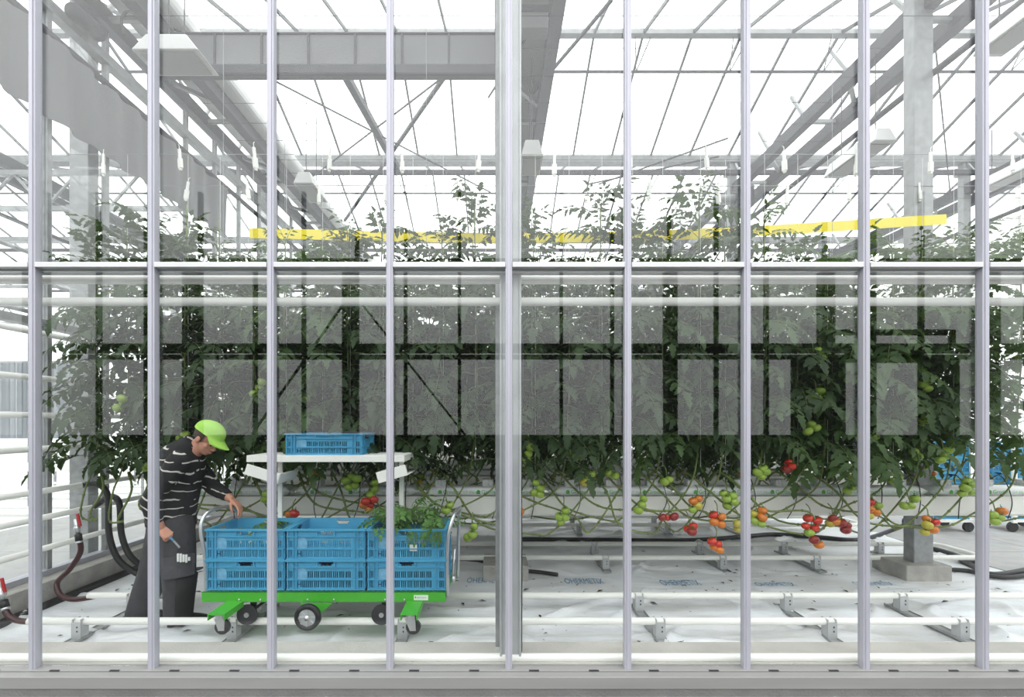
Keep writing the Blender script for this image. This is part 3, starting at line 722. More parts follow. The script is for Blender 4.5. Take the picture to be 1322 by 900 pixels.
def foliage_mesh(seed, zlo, zhi, n, big=True):
    rnd = random.Random(seed); m = MB(); az = rnd.uniform(0, 6)
    for i in range(n):
        t = i / (n - 1); z = zlo + (zhi - zlo) * t + rnd.uniform(-.04, .04); az += 2.4 + rnd.uniform(-.4, .4)
        L = (.41 - .11 * max(0, t - .78) / .22) * rnd.uniform(.8, 1.2)
        el = rnd.uniform(-.1, .5) if t < .8 else rnd.uniform(.3, 1.0)
        compound(m, (rnd.uniform(-.02, .02), rnd.uniform(-.02, .02), z), az, el, L, rnd, rnd.uniform(.9, 1.7) if t < .8 else rnd.uniform(.5, 1.3), big)
    for k in range(5):   # growing tip
        compound(m, (0, 0, zhi + .01 * k), rnd.uniform(0, 6.28), rnd.uniform(.7, 1.3), rnd.uniform(.14, .22), rnd, .9, False, 3)
    m.m = 1; m.tube([(0, 0, zhi - .05), (.005, 0, zhi + .03), (0, .005, zhi + .09)], [.006, .005, .002], 5)
    return m.mesh('foliage', [M_LEAF2 if seed % 3 == 0 else M_LEAF, M_STEM], True)
FOL = [foliage_mesh(100 + k, (1.22, 1.42, 1.3, 1.5, 1.36, 1.26, 1.46, 1.34)[k], 2.95 + .12 * (k % 5), 46) for k in range(8)]
FOLT = [2.95 + .12 * (k % 5) for k in range(8)]

TOMME = {}
def tomato_mesh(c):
    m = MB(); nu, nv = 16, 10; vs = []; fs = []
    for j in range(nv + 1):
        th = pi * j / nv
        for i in range(nu):
            ph = 2 * pi * i / nu; r = 1 + .03 * cos(5 * ph) * sin(th)
            z = cos(th) * .86; z -= .16 * max(0, cos(th)) ** 6
            vs.append((r * sin(th) * cos(ph), r * sin(th) * sin(ph), z))
    for j in range(nv):
        for i in range(nu):
            a, b = j * nu + i, j * nu + (i + 1) % nu; fs.append((a, a + nu, b + nu, b))
    m.add(vs, fs); m.m = 1
    for k in range(5):
        a = 2 * pi * k / 5; d = V((cos(a), sin(a), 0)); e = V((-sin(a), cos(a), 0))
        m.add([V((0, 0, .78)) + e * .1, V((0, 0, .78)) - e * .1, d * .55 + V((0, 0, .84)) - e * .08, d * .8 + V((0, 0, .9))], [(0, 1, 2), (0, 2, 3)])
    m.tube([(0, 0, .72), (.05, 0, 1.05), (.12, 0, 1.3)], [.07, .06, .05], 6)
    return m.mesh('tomato', [TOM[c], M_CALYX], True)
for c in TOM: TOMME[c] = tomato_mesh(c)
def add_truss(plant, fruits, Y, top=None, r=.041, rnd=random):
    """fruits: (x, y, colour) as seen; hangs from a stalk above them"""
    P = [px(x, y, Y + rnd.uniform(-.035, .035)) for x, y, c in fruits]; c0 = sum(P, V((0, 0, 0))) / len(P)
    zt = max(p.z for p in P) + .085; q = V((c0.x + rnd.uniform(-.03, .03), Y + .03, zt)); root = V(plant.location)
    t = empty('fruit_truss', c0 - root); t.parent = plant
    m = MB(); zb = min(p.z for p in P)
    spine = [q + V((0, .05, .03)), q, q.lerp(c0, .5), V((c0.x, c0.y, zb + .03))]
    m.tube(smooth_path(spine, 3), .0045, 6)
    for p in P:
        s_ = min(spine[1:], key=lambda a: (a - p).length); m.tube([s_, s_.lerp(p, .5) + V((0, 0, .012)), p + V((0, 0, .02))], .003, 5)
    m.v = [v - c0 for v in m.v]; m.build('stalk', M_STEM, t, True, local=True)
    for p, (x, y, c) in zip(P, fruits):
        o = data_obj('tomato', TOMME[c], t, p - c0); s_ = r * rnd.uniform(.86, 1.1); o.scale = (s_, s_, s_)
        o.rotation_euler = (rnd.uniform(-.5, .5), rnd.uniform(-.5, .5), rnd.uniform(0, 6))
    return t

def stem_mesh(x1, rnd, front, top, left_end):
    """local to the plant root (x1, Y, 0): block -> laid run under the gutter -> upright"""
    run = rnd.uniform(.9, 1.9) * (1 if front else -1); sY = -1 if front else 1
    if x1 - run < -3.2: run = max(.15, x1 + 3.2)
    z1 = rnd.uniform(.60, .84); z2 = rnd.uniform(.60, .84); yo = rnd.uniform(-.07, .06)
    base = .28 if front else -.28
    pts = [(-run, base, 1.04), (-run + .04, base - .12 * (1 if front else -1), 1.13), (-run + .18, yo * .5, .98), (-run * .72, yo, z1 + .06 + rnd.uniform(-.05, .05)), (-run * .42, yo + rnd.uniform(-.03, .03), z1 + rnd.uniform(-.03, .03)), (-run * .18 - .16, yo, z2),
           (-.12, 0, .98), (-.03, 0, 1.22), (rnd.uniform(-.03, .03), .01, 1.7), (rnd.uniform(-.03, .03), 0, 2.3), (0, 0, top)]
    if not front: pts[1] = (-run + .04, base + .12, 1.13)
    m = MB(); pp = smooth_path(pts, 6); n = len(pp)
    m.tube(pp, [.0105 - .005 * i / n for i in range(n)], 7)
    for i in range(8, int(n * .62), 3):       # leaf scars
        m.ball(pp[i], .0135, 6, 4)
    return m.mesh('stem', M_STEM, True)

rnd = random.Random(42)
front = []
def plant(x, Y, isfront, label, group=None, k=None, scale=1.0, lift=0.0, sY=True):
    k = rnd.randrange(8) if k is None else k
    o = empty('tomato_plant', (x, Y, 0), label, 'tomato plant', group)
    data_obj('stem', stem_mesh(x, rnd, isfront, FOLT[k] * scale, False), o)
    f = data_obj('foliage', FOL[k], o, (0, 0, lift), rnd.uniform(0, 6.28)); f.scale = (1.05, 1.05, scale)
    if isfront:
        MB().tube([(0.01, 0, 1.2), (0.01, 0, 4.0)], .0018, 4).build('twine', M_TWINE, o, local=True)
    return o
SH = 'leafy tomato plant of the front row with no fruit in sight'
xs_f = []
x = -3.62
while x < 5.0: xs_f.append(x); x += .292 + rnd.uniform(-.03, .03)
for x in xs_f: front.append(plant(x, 4.2 + rnd.uniform(-.05, .05), True, SH, 'fruitless plants of the front row', scale=rnd.uniform(.97, 1.06) + (.08 if x < -2.5 else 0), lift=-.32 if x < -2.5 else 0))
stems_back = []
for line, Y in enumerate((4.76, 5.8, 6.36, 7.4, 7.96)):
    x = -3.5 + rnd.uniform(0, .2)
    while x < 5.0:
        lab, grp = (('leafy tomato plant on the far side of the front gutter', 'plants on the far side of the front gutter') if line == 0 else
                    ('tomato plant in the second row, mostly hidden by the front row', 'plants of the second row') if line < 3 else ('tomato plant in the third row, glimpsed through the foliage', 'plants of the third row'))
        stems_back.append(plant(x, Y + rnd.uniform(-.05, .05), line % 2 == 1, lab, grp, scale=rnd.uniform(.92, 1.02)))
        x += .33 + rnd.uniform(-.04, .04) + .04 * (line > 2)

TR = [  # fruits as seen, and the plant's label
    ([(668, 652, 'o'), (671, 661, 'o'), (668, 669, 'y'), (664, 675, 'g')], 'tomato plant with two orange and two greenish fruits just right of the central post'),
    ([(692, 623, 'g'), (698, 630, 'g'), (690, 636, 'g'), (697, 638, 'g')], 'tomato plant with a green cluster over the slab just right of the central post'),
    ([(730, 659, 'g'), (730, 668, 'g'), (724, 674, 'g'), (722, 667, 'g')], 'tomato plant with four green fruits before the gutter, right of the central post'),
    ([(763, 612, 'g'), (758, 618, 'g'), (754, 623, 'y')], 'tomato plant with three pale green fruits among leaves between post and next mullion'),
    ([(786, 611, 'g'), (794, 614, 'g')], 'tomato plant with a green pair high beside the first mullion right of the post'),
    ([(831, 644, 'g'), (829, 652, 'g'), (824, 659, 'g')], 'tomato plant with three green fruits in a slanting line beside a mullion'),
    ([(864, 619, 'g'), (858, 622, 'g')], 'tomato plant with a pale green pair beside a gap between two slabs'),
    ([(855, 668, 'd'), (861, 668, 'r'), (870, 667, 'd')], 'tomato plant with a flat dark red trio under the gutter'),
    ([(888, 683, 'r'), (895, 679, 'r'), (893, 686, 'd')], 'tomato plant with a small red trio left of the orange cluster'),
    ([(902, 644, 'o'), (895, 647, 'o'), (900, 653, 'y'), (894, 658, 'g')], 'plant whose cluster grades from orange down to green before the gutter'),
    ([(921, 665, 'r'), (932, 667, 'o'), (922, 674, 'o'), (931, 677, 'o')], 'tomato plant with one red and three orange fruits under the gutter, left of a mullion'),
    ([(934, 637, 'g'), (946, 640, 'g'), (948, 648, 'g'), (939, 653, 'g'), (938, 644, 'g')], 'tomato plant with five bright green fruits on the gutter edge left of a mullion'),
    ([(919, 699, 'r'), (926, 703, 'r'), (922, 706, 'o'), (929, 710, 'o')], 'tomato plant with a low red and orange cluster over the black floor hose'),
    ([(973, 663, 'y'), (984, 659, 'o'), (974, 672, 'g'), (983, 676, 'g'), (984, 668, 'o')], 'tomato plant with mixed green and orange fruits left of the big red cluster'),
    ([(978, 610, 'g'), (985, 605, 'g'), (983, 615, 'g'), (989, 609, 'g')], 'tomato plant with a green cluster high above the slab, left of the red cluster'),
    ([(953, 676, 'y'), (953, 683, 'y')], 'tomato plant with two yellowing fruits half behind a mullion'),
    ([(1018, 597, 'r'), (1022, 602, 'r'), (1016, 606, 'd')], 'tomato plant with small red fruits up in the foliage above the gutter'),
    ([(1043, 669, 'r'), (1055, 672, 'r'), (1040, 679, 'r'), (1052, 682, 'r'), (1045, 688, 'g'), (1051, 697, 'd'), (1057, 703, 'o')], 'tomato plant with the biggest, ripest red cluster, trailing low'),
    ([(1072, 675, 'y'), (1079, 673, 'o'), (1075, 669, 'd')], 'tomato plant with dull orange fruits right beside the biggest red cluster'),
    ([(1086, 675, 'd'), (1094, 678, 'd'), (1092, 684, 'd')], 'tomato plant with a dark red trio left of the mullion near the column'),
    ([(1101, 619, 'g'), (1094, 634, 'g'), (1103, 629, 'g')], 'tomato plant with three large green fruits left of the mullion near the column'),
    ([(1123, 648, 'r'), (1134, 653, 'g'), (1131, 662, 'o'), (1122, 666, 'y'), (1122, 657, 'o')], 'tomato plant with a red, orange and green cluster right of the mullion near the column'),
    ([(1160, 615, 'g'), (1158, 624, 'g'), (1153, 621, 'g')], 'tomato plant with a green cluster under leaves just left of the column'),
    ([(1181, 644, 'g'), (1176, 653, 'g'), (1168, 653, 'g')], 'tomato plant with three green fruits on the gutter before the column'),
    ([(1196, 670, 'o'), (1207, 674, 'r'), (1205, 684, 'o'), (1194, 687, 'y'), (1197, 678, 'y')], 'tomato plant with an orange and yellow cluster hanging in front of the column shaft'),
    ([(1224, 581, 'g'), (1220, 589, 'g'), (1214, 594, 'g')], 'tomato plant with three green fruits in front of the distant blue crates'),
    ([(1249, 622, 'g'), (1255, 625, 'g'), (1242, 637, 'g'), (1253, 635, 'g'), (1246, 630, 'g')], 'tomato plant with a heavy green cluster left of the rightmost mullion'),
    ([(1293, 660, 'o'), (1291, 668, 'g'), (1284, 673, 'g'), (1281, 665, 'g')], 'tomato plant with one orange and three green fruits near the right edge'),
    ([(404, 611, 'o')], 'tomato plant with a single orange fruit under the white shelf'),
    ([(373, 664, 'o'), (380, 663, 'r')], 'tomato plant with two orange fruits just above the crates, left'),
    ([(447, 620, 'g'), (450, 629, 'g'), (458, 627, 'g'), (461, 618, 'g'), (454, 616, 'g')], 'tomato plant with a ring of five green fruits under the white shelf'),
    ([(484, 623, 'g'), (484, 632, 'g'), (479, 639, 'g')], 'tomato plant with three green fruits under the right end of the white shelf'),
    ([(472, 647, 'r'), (483, 645, 'r'), (478, 652, 'r'), (469, 652, 'o'), (476, 657, 'o')], 'tomato plant with the red cluster below the white shelf'),
    ([(342, 645, 'g'), (344, 638, 'g')], 'tomato plant with a green pair at the shelf end near the hand'),
    ([(612, 680, 'g'), (610, 690, 'g'), (604, 694, 'g')], 'tomato plant with three green fruits right of the cart handle'),
    ([(581, 652, 'g'), (576, 659, 'g')], 'tomato plant with a green pair over the heap of leaves'),
    ([(153, 527, 'g'), (161, 521, 'g'), (158, 515, 'g')], 'tomato plant with a green trio high up at the left end of the row'),
    ([(335, 501, 'g'), (338, 493, 'g'), (328, 508, 'g')], 'tomato plant with a green trio above and left of the white shelf'),
    ([(399, 507, 'g'), (394, 513, 'g')], 'tomato plant with a green pair in the foliage above the top crate'),
    ([(187, 604, 'g'), (193, 600, 'g')], 'tomato plant with a green pair behind the worker\'s back'),
    ([(239, 561, 'g'), (233, 566, 'g')], 'tomato plant with a green pair beside the worker\'s neck'),
    ([(685, 577, 'g'), (682, 586, 'g'), (679, 593, 'g')], 'tomato plant with green fruits hanging in line among leaves, right of the central post'),
    ([(742, 590, 'g'), (748, 586, 'g'), (738, 583, 'g')], 'tomato plant with a green trio in the leaves of the bay right of the post'),
    ([(1057, 454, 'g'), (1061, 462, 'g')], 'tomato plant with a green pair highest in the foliage left of the column'),
    ([(1050, 510, 'g'), (1059, 505, 'g'), (1055, 515, 'g')], 'tomato plant with a green trio halfway up the foliage left of the column'),
    ([(1043, 557, 'g'), (1053, 552, 'g'), (1047, 548, 'g')], 'tomato plant with a green trio at the foliage\'s lower edge, left of the column'),
    ([(1129, 563, 'g'), (1123, 567, 'g')], 'tomato plant with a green pair in the foliage left of the column, at crate height'),
    ([(1196, 490, 'g'), (1192, 497, 'g'), (1198, 502, 'g')], 'tomato plant with a green trio in the foliage right of the column'),
    ([(1197, 538, 'g'), (1192, 545, 'g')], 'tomato plant with a green pair above the distant blue crates'),
    ([(1180, 583, 'g'), (1185, 590, 'g')], 'tomato plant with a pair of green fruits beside the column at crate height'),
]
taken = {}
for fr, lab in TR:
    Yt = 4.08 if fr[0][1] > 590 else 4.02
    cx = px(sum(f[0] for f in fr) / len(fr), 0, Yt).x
    cand = sorted(front, key=lambda p: abs(p.location.x - cx)); p = cand[0]
    for q in cand[:4]:
        if q.name not in taken: p = q; break
    taken.setdefault(p.name, []).append(lab)
    if len(taken[p.name]) == 1:
        p['label'] = lab
        if 'group' in p: del p['group']
    add_truss(p, fr, Yt, rnd=rnd)
for p in stems_back[:26]:
    if rnd.random() < .45:
        x = 640 + 600 * p.location.x / p.location.y; y = rnd.uniform(600, 640)
        add_truss(p, [(x + rnd.uniform(-9, 9), y + 7 * k, rnd.choice('gggyo')) for k in range(3)], p.location.y, rnd=rnd)

# bobbins of twine on the overhead crop wire
for yw in (4.2, 4.76):
    tag(MB().tube([(-4, yw, 4.02), (6, yw, 4.02)], .003, 5).build('crop_wire', M_GALV), 'thin steel crop wire above the %s line of plants' % ('nearer' if yw < 4.5 else 'farther'), 'wire')
m = MB().box((-.012, -.008, 0), (.012, .008, .2)); m.tube([(0, 0, .2), (.0, 0, .235), (.012, 0, .25)], .003, 5); m.box((-.02, -.012, .02), (.02, .012, .11))
BOB = m.mesh('bobbin', M_WHITE)
for i in range(26):
    yw = (4.2, 4.76)[i % 2]; x = -3.5 + i * .34 + rnd.uniform(-.06, .06)
    o = data_obj('twine_bobbin', BOB, None, (x, yw - .01, 3.84 + rnd.uniform(-.03, .03)), rnd.uniform(0, 3)); o.rotation_euler.y = rnd.uniform(-.12, .12)
    tag(o, 'white twine bobbin hooked over the crop wire above the plants', 'bobbin', 'twine bobbins on the crop wires')

# yellow tape
m = MB(); vs = []; fs = []; n = 60
for i in range(n + 1):
    t = i / n; x = 322 + 900 * t; Y = 4.5
    cy = 301 - 18 * t + 14 * sin(pi * t) ** 1.1; a = px(x, cy - 6.5, Y); b = px(x, cy + 6.5, Y)
    for d in (0, .004): vs += [(a.x, a.y + d, a.z), (b.x, b.y + d, b.z)]
for i in range(n):
    a = i * 4; fs += [(a, a + 1, a + 5, a + 4), (a + 2, a + 6, a + 7, a + 3), (a, a + 4, a + 6, a + 2), (a + 1, a + 3, a + 7, a + 5)]
tag(m.add(vs, fs).build('yellow_tape', M_YEL), 'long yellow sticky insect tape sagging above the plant tops', 'tape')

# ------------------------------------------------------------------ blue crates
def wall_slots(m, ax, L_, y0, y1, H, groups, handle, out):
    """one crate wall along local axis; ax maps (u, depth, z) to a point"""
    def bx(u0, u1, d0, d1, z0, z1):
        c = [ax(u, d, z) for z in (z0, z1) for d in (d0, d1) for u in (u0, u1)]
        m.add(c, [(0, 1, 3, 2), (4, 6, 7, 5), (0, 4, 5, 1), (2, 3, 7, 6), (0, 2, 6, 4), (1, 5, 7, 3)])
    h = L_ / 2; d0, d1 = y0, y1
    za0, za1 = H * .08, H * .30; zb0, zb1 = H * .40, H * .62
    bx(-h, h, d0, d1, 0, za0); bx(-h, h, d0, d1, za1, zb0)
    hz0, hz1 = H * .785, H * .925
    bx(-h, h, d0, d1, zb1, hz0); bx(-h, h, d0, d1, hz1, H)
    hw = handle
    bx(-h, -hw, d0, d1, hz0, hz1); bx(hw, h, d0, d1, hz0, hz1)
    bx(-hw, -hw + .012, d0, d1, hz0, hz0 + (hz1 - hz0) * .45); bx(hw - .012, hw, d0, d1, hz0, hz0 + (hz1 - hz0) * .45)
    for zz0, zz1, gs in ((za0, za1, groups[0]), (zb0, zb1, groups[1])):
        cur = -h
        for g in gs:
            for k in (-1, 0, 1):
                s0 = g + k * .0135 - .0042; bx(cur, s0, d0, d1, zz0, zz1); cur = s0 + .0084
        bx(cur, h, d0, d1, zz0, zz1)
    o0, o1 = (d0 - out, d0)
    bx(-h - .006, h + .006, o0 - .006, o1, H * .94, H)
    bx(-h, h, o0, o1, H * .74, H * .765); bx(-h, h, o0, o1, H * .335, H * .36); bx(-h, h, o0, o1, .0, .01)
    for u in (-h + .012, -h + .05, -h + .075, h - .075, h - .05, h - .012): bx(u - .0028, u + .0028, o0, o1, .0, H * .94)
    bx(-hw - .02, hw + .02, o0, o1, H * .765, H * .79)
    for u in (-hw - .012, hw + .012): bx(u - .004, u + .004, o0, o1, H * .78, H * .94)
def crate_mesh(L_, D, H):
    m = MB(); g1 = [-.115 + .046 * k for k in range(7)]; g0_ = [-.155] + g1
    e1 = [-L_ / 2 + .031, L_ / 2 - .031]
    ga = [e1[0]] + g0_ + [e1[1]]; gb = [e1[0]] + g1 + [e1[1]]
    wall_slots(m, lambda u, d, z: (u, d, z), L_, -D / 2 + .01, -D / 2 + .016, H, (ga, gb), .052, .01)
    wall_slots(m, lambda u, d, z: (-u, -d, z), L_, -D / 2 + .01, -D / 2 + .016, H, (ga, gb), .052, .01)
    gs = [-D / 2 + .05, -.07, -.023, .023, .07, D / 2 - .05]
    wall_slots(m, lambda u, d, z: (-d, u, z), D - .03, -L_ / 2 + .01, -L_ / 2 + .016, H, (gs, gs), .045, .008)
    wall_slots(m, lambda u, d, z: (d, -u, z), D - .03, -L_ / 2 + .01, -L_ / 2 + .016, H, (gs, gs), .045, .008)
    m.box((-L_ / 2 + .012, -D / 2 + .012, .004), (L_ / 2 - .012, D / 2 - .012, .012))
    # pressed letter mark, left of the slots
    for u in (-.208, -.182): m.m = 1; m.box((u - .0045, -D / 2 + .0088, H * .10), (u + .0045, -D / 2 + .0098, H * .28)); m.m = 0
    m.m = 1; m.box((-.208, -D / 2 + .0088, H * .17), (-.182, -D / 2 + .0098, H * .205)); m.m = 0
    return m.mesh('body', [M_BLUE, M_SLOT])
def patch_mesh(D, H):
    m = MB(); vs = [(-.212, -D / 2 + .0075, H * .36), (-.138, -D / 2 + .0075, H * .36), (-.138, -D / 2 + .0075, H * .63), (-.150, -D / 2 + .0075, H * .72), (-.2, -D / 2 + .0075, H * .72), (-.212, -D / 2 + .0075, H * .63)]
    n = len(vs); vs += [(a, b + .0025, c) for a, b, c in vs]
    m.add(vs, [tuple(range(n)), tuple(range(2 * n - 1, n - 1, -1))] + [(k, n + k, n + (k + 1) % n, (k + 1) % n) for k in range(n)])
    return m.mesh('worn_patch', M_PALE)
CB, CBL = crate_mesh(.572, .4, .222), crate_mesh(.6, .38, .168)
PB, PBL = patch_mesh(.4, .222), patch_mesh(.38, .168)
def crate(x, y, z, label, low=False, group=None, rz=0):
    c = empty('crate', (x, y, z), label, 'crate', group); c.rotation_euler.z = rz
    data_obj('body', CBL if low else CB, c); data_obj('worn_patch', PBL if low else PB, c)
    return c
CX = (-1.822, -1.236, -.648); CY = 3.575; CZ = .377
for i, x in enumerate(CX):
    pl = ('left', 'middle', 'right')[i]
    crate(x, CY, CZ, 'lower blue slotted crate of the %s stack on the green cart' % pl)
    t = crate(x, CY, CZ + .2225, ('upper blue crate nearest the worker, holding a few picked leaves', 'upper blue crate in the middle of the cart, empty', 'upper blue crate heaped with leaves beside the right handle')[i])
    if i == 2: MB().box((.022, -.1925, .062), (.075, -.1915, .108)).build('sticker', M_PAPER, t, local=True)
crate(-1.345, 3.82, 1.343, 'low blue crate on the white shelf above the cart', True)
bits = empty('glove_pile', px(455, 566, 3.75), 'small pile of black gloves and strips in the top crate', 'gloves')
rr = random.Random(3)
for k in range(3):
    m = MB()
    for q in range(5):
        a = px(433 + rr.uniform(0, 18), 562 - k, 3.80); b = px(456 + rr.uniform(0, 20), 563 + rr.uniform(-2, 3), 3.74)
        m.tube(smooth_path([a, a.lerp(b, .5) + V((0, 0, rr.uniform(.01, .03))), b], 4), .009, 6)
    m.box(tuple(px(440 + 8 * k, 582, 3.8)), tuple(px(452 + 8 * k, 562, 3.84)))
    m.build('glove', M_DGREY, bits, True)

# ------------------------------------------------------------------ the green cart
cart = empty('harvest_cart', (-1.25, 3.58, .11), 'bright green rail cart loaded with blue crates', 'cart')
XL, XR = -2.128, -.364
m = MB().box((XL, 3.36, .297), (XR, 3.375, .369)); m.box((XL, 3.815, .297), (XR, 3.83, .369)); m.box((XL, 3.375, .297), (XL + .015, 3.815, .369)); m.box((XR - .015, 3.375, .297), (XR, 3.815, .369))
m.box((XL + .015, 3.375, .345), (XR - .015, 3.815, .36)); m.box((XL, 3.36, .362), (XR, 3.40, .369))
m.build('platform', M_GREEN, cart, bevel=.004)
m = MB(); x = XL + .05
while x < XR - .06: m.box((x, 3.385, .3605), (x + .02, 3.80, .376)); x += .034
m.build('ribbed_mat', M_BLACK, cart)
bl = MB()
for x in (-1.855, -1.70, -1.36, -1.17, -.80, -.66): bl.ball((x, 3.357, .316), (.008, .004, .008), 8, 6)
bl.build('bolt', M_CHROME, cart, True)
def wheel_part(nm, X, Y, Z, r, w_, parent, hub=.45, spokes=0, tread=M_BLACK):
    m = MB(); K = 30; vs = []; fs = []
    prof = [(r * .66, -w_ / 2), (r * .94, -w_ / 2), (r, -w_ / 4), (r, w_ / 4), (r * .94, w_ / 2), (r * .66, w_ / 2)]
    n = len(prof)
    for k in range(K):
        a = 2 * pi * k / K
        for q, d in prof: vs.append((X + q * cos(a), Y + d, Z + q * sin(a)))
    for k in range(K):
        for j in range(n): fs.append((k * n + j, k * n + (j + 1) % n, ((k + 1) % K) * n + (j + 1) % n, ((k + 1) % K) * n + j))
    m.add(vs, fs); t = m.build(nm, tread, parent, True)
    h = MB().tube([(X, Y - w_ * .30, Z), (X, Y + w_ * .30, Z)], r * .68, 24)
    if spokes:
        for k in range(spokes):
            a = 2 * pi * k / spokes; d = V((cos(a), 0, sin(a)))
            h.bar(V((X, Y - w_ * .36, Z)) + d * r * .2, V((X, Y - w_ * .36, Z)) + d * r * .64, r * .16, r * .12)
    h.build('disc', M_CHROME if spokes else tread, t)
    MB().tube([(X, Y - w_ * .62, Z), (X, Y + w_ * .4, Z)], r * .2, 14).tube([(X, Y - w_ * .72, Z), (X, Y - w_ * .6, Z)], r * .1, 10).build('hub', M_CHROME, t, True)
    return t
for Y in (3.225, 3.87):
    wheel_part('wheel', -1.304, Y, .247, .091, .042, cart, spokes=8)
MB().tube([(-1.304, 3.2, .247), (-1.304, 3.89, .247)], .012, 10).build('axle', M_CHROME, cart, True)
for Y in (3.33, 3.80):
    MB().add([(-1.40, Y, .30), (-1.17, Y, .30), (-1.25, Y, .235), (-1.34, Y, .235), (-1.40, Y + .012, .30), (-1.17, Y + .012, .30), (-1.25, Y + .012, .235), (-1.34, Y + .012, .235)],
             [(0, 1, 2, 3), (7, 6, 5, 4), (0, 4, 5, 1), (1, 5, 6, 2), (2, 6, 7, 3), (3, 7, 4, 0)]).build('wheel_bracket', M_GREEN, cart)
for X in (-1.808, -.83):
    for s_, Y in ((-1, 3.383), (1, 3.952)):
        t = MB().tube([(X, Y - .012, .199), (X, Y + .006, .199)], .0735, 26).tube([(X, Y - s_ * .006, .199), (X, Y - s_ * .07, .199)], .0358, 20)
        o = t.build('flanged_roller', M_DGREY, cart, bevel=.002)
        MB().tube([(X, Y - .016, .199), (X, Y - .012, .199)], .018, 14).build('hub', M_CHROME, o)
    MB().tube([(X, 3.39, .199), (X, 3.94, .199)], .011, 8).box((X - .02, 3.46, .2), (X + .02, 3.48, .3)).box((X - .02, 3.84, .2), (X + .02, 3.86, .3)).build('axle', M_STEEL, cart)
def castor(X, sgn, toe):
    Y0, Y1 = (3.37, 3.13) if sgn < 0 else (3.82, 4.03)
    ya, yb = min(Y0, Y1), max(Y0, Y1)
    m = MB().box((X - .058, ya, .298), (X + .058, yb, .306)); m.box((X - .058, ya, .262), (X - .050, yb, .298)); m.box((X + .050, ya, .262), (X + .058, yb, .298))
    m.build('castor_arm', M_GREEN, cart, bevel=.002)
    yc = Y1 + .06 * -sgn
    f = MB().tube([(X, yc, .256), (X, yc, .296)], .03, 16).box((X - .045, yc - .045, .29), (X + .045, yc + .045, .297))
    for d in (-.021, .018):
        f.add([(X - .036, yc + d, .258), (X + .036, yc + d, .258), (X + .02 + toe, yc + d, .175), (X - .02 + toe, yc + d, .175), (X - .036, yc + d + .003, .258), (X + .036, yc + d + .003, .258), (X + .02 + toe, yc + d + .003, .175), (X - .02 + toe, yc + d + .003, .175)],
              [(0, 1, 2, 3), (7, 6, 5, 4), (0, 4, 5, 1), (1, 5, 6, 2), (2, 6, 7, 3), (3, 7, 4, 0)])
    o = f.build('castor_fork', M_CHROME, cart)
    MB().tube([(X + toe, yc - .015, .196), (X + toe, yc + .015, .196)], .051, 24).build('castor_wheel', M_BLACK, o, bevel=.006)
    MB().tube([(X + toe, yc - .026, .196), (X + toe, yc + .024, .196)], .012, 12).build('castor_hub', M_CHROME, o)
for X in (-1.885, -.585):
    castor(X, -1, .012 if X < -1 else .02); castor(X, 1, .02)
for pts in ([(-2.112, 3.39, .33), (-2.12, 3.39, .60), (-2.15, 3.39, .80), (-2.15, 3.415, .895), (-2.135, 3.48, .935), (-2.12, 3.66, .935), (-2.1, 3.75, .895), (-2.1, 3.785, .80), (-2.1, 3.785, .33)],
            [(-.352, 3.39, .33), (-.355, 3.39, .62), (-.345, 3.39, .78), (-.32, 3.42, .88), (-.30, 3.5, .925), (-.285, 3.66, .925), (-.285, 3.75, .89), (-.30, 3.785, .80), (-.31, 3.785, .33)]):
    MB().tube(smooth_path(pts, 5), .0135, 12).build('handle', M_CHROME, cart, True)
MB().tube([(-.345, 3.56, .40), (-.31, 3.56, .40)], .028, 14).tube([(-.335, 3.55, .40), (-.315, 3.58, .62)], .009, 8).build('brake_lever', M_CHROME, cart, True)
m = MB().box((-.592, 3.357, .312), (-.488, 3.3595, .35))
st = m.build('sticker', M_PAPER, cart)
tmx = text_mesh('Berkvens', .017)
for v in tmx.vertices: v.co = V((v.co.x - .567, 3.3565, .328 + v.co.y)) - world_loc(cart)
tmx.materials.append(M_INKB); data_obj('print', tmx, st)
MB().ball((-.579, 3.3575, .334), (.007, .0012, .009), 10, 6).build('leaf_mark', M_INKG, st)
# shelf of the cart
m = MB().box((-1.932, 3.6, 1.334), (-.708, 4.0, 1.342)); m.box((-1.932, 3.6, 1.29), (-.708, 3.606, 1.334)); m.box((-1.932, 3.994, 1.29), (-.708, 4.0, 1.334)); m.box((-1.932, 3.606, 1.29), (-1.926, 3.994, 1.334)); m.box((-.714, 3.606, 1.29), (-.708, 3.994, 1.334))
m.build('shelf', M_WHITE, cart, bevel=.003)
for X in (-1.762, -.770): MB().box((X - .018, 3.79, .36), (X + .018, 3.812, 1.334)).build('shelf_post', M_WHITE, cart, bevel=.003)
for (cx_, cy_, an, sx_) in ((338, 612, 17, .26), (506, 612, -16, .23)):
    c = px(cx_, cy_, 3.53); m = MB()
    q = Matrix.Rotation(R(an), 3, 'Y')
    m.box((c.x - sx_ / 2, 3.53, c.z - .042), (c.x + sx_ / 2, 3.536, c.z + .042), q, c)
    m.box((c.x - sx_ / 2, 3.536, c.z - .042), (c.x + sx_ / 2, 3.86, c.z - .036), q, c)
    s_ = 1 if an > 0 else -1
    m.box((c.x + (sx_ / 2 if s_ > 0 else -sx_ / 2) - .004, 3.536, c.z - .042), (c.x + (sx_ / 2 if s_ > 0 else -sx_ / 2) + .004, 3.86, c.z + .042), q, c)
    m.build('tilted_tray', M_WHITE, cart, bevel=.002)
    MB().bar((c.x, 3.7, c.z + .0), (c.x, 3.7, 1.30), .02).build('tray_bracket', M_GALV, cart)

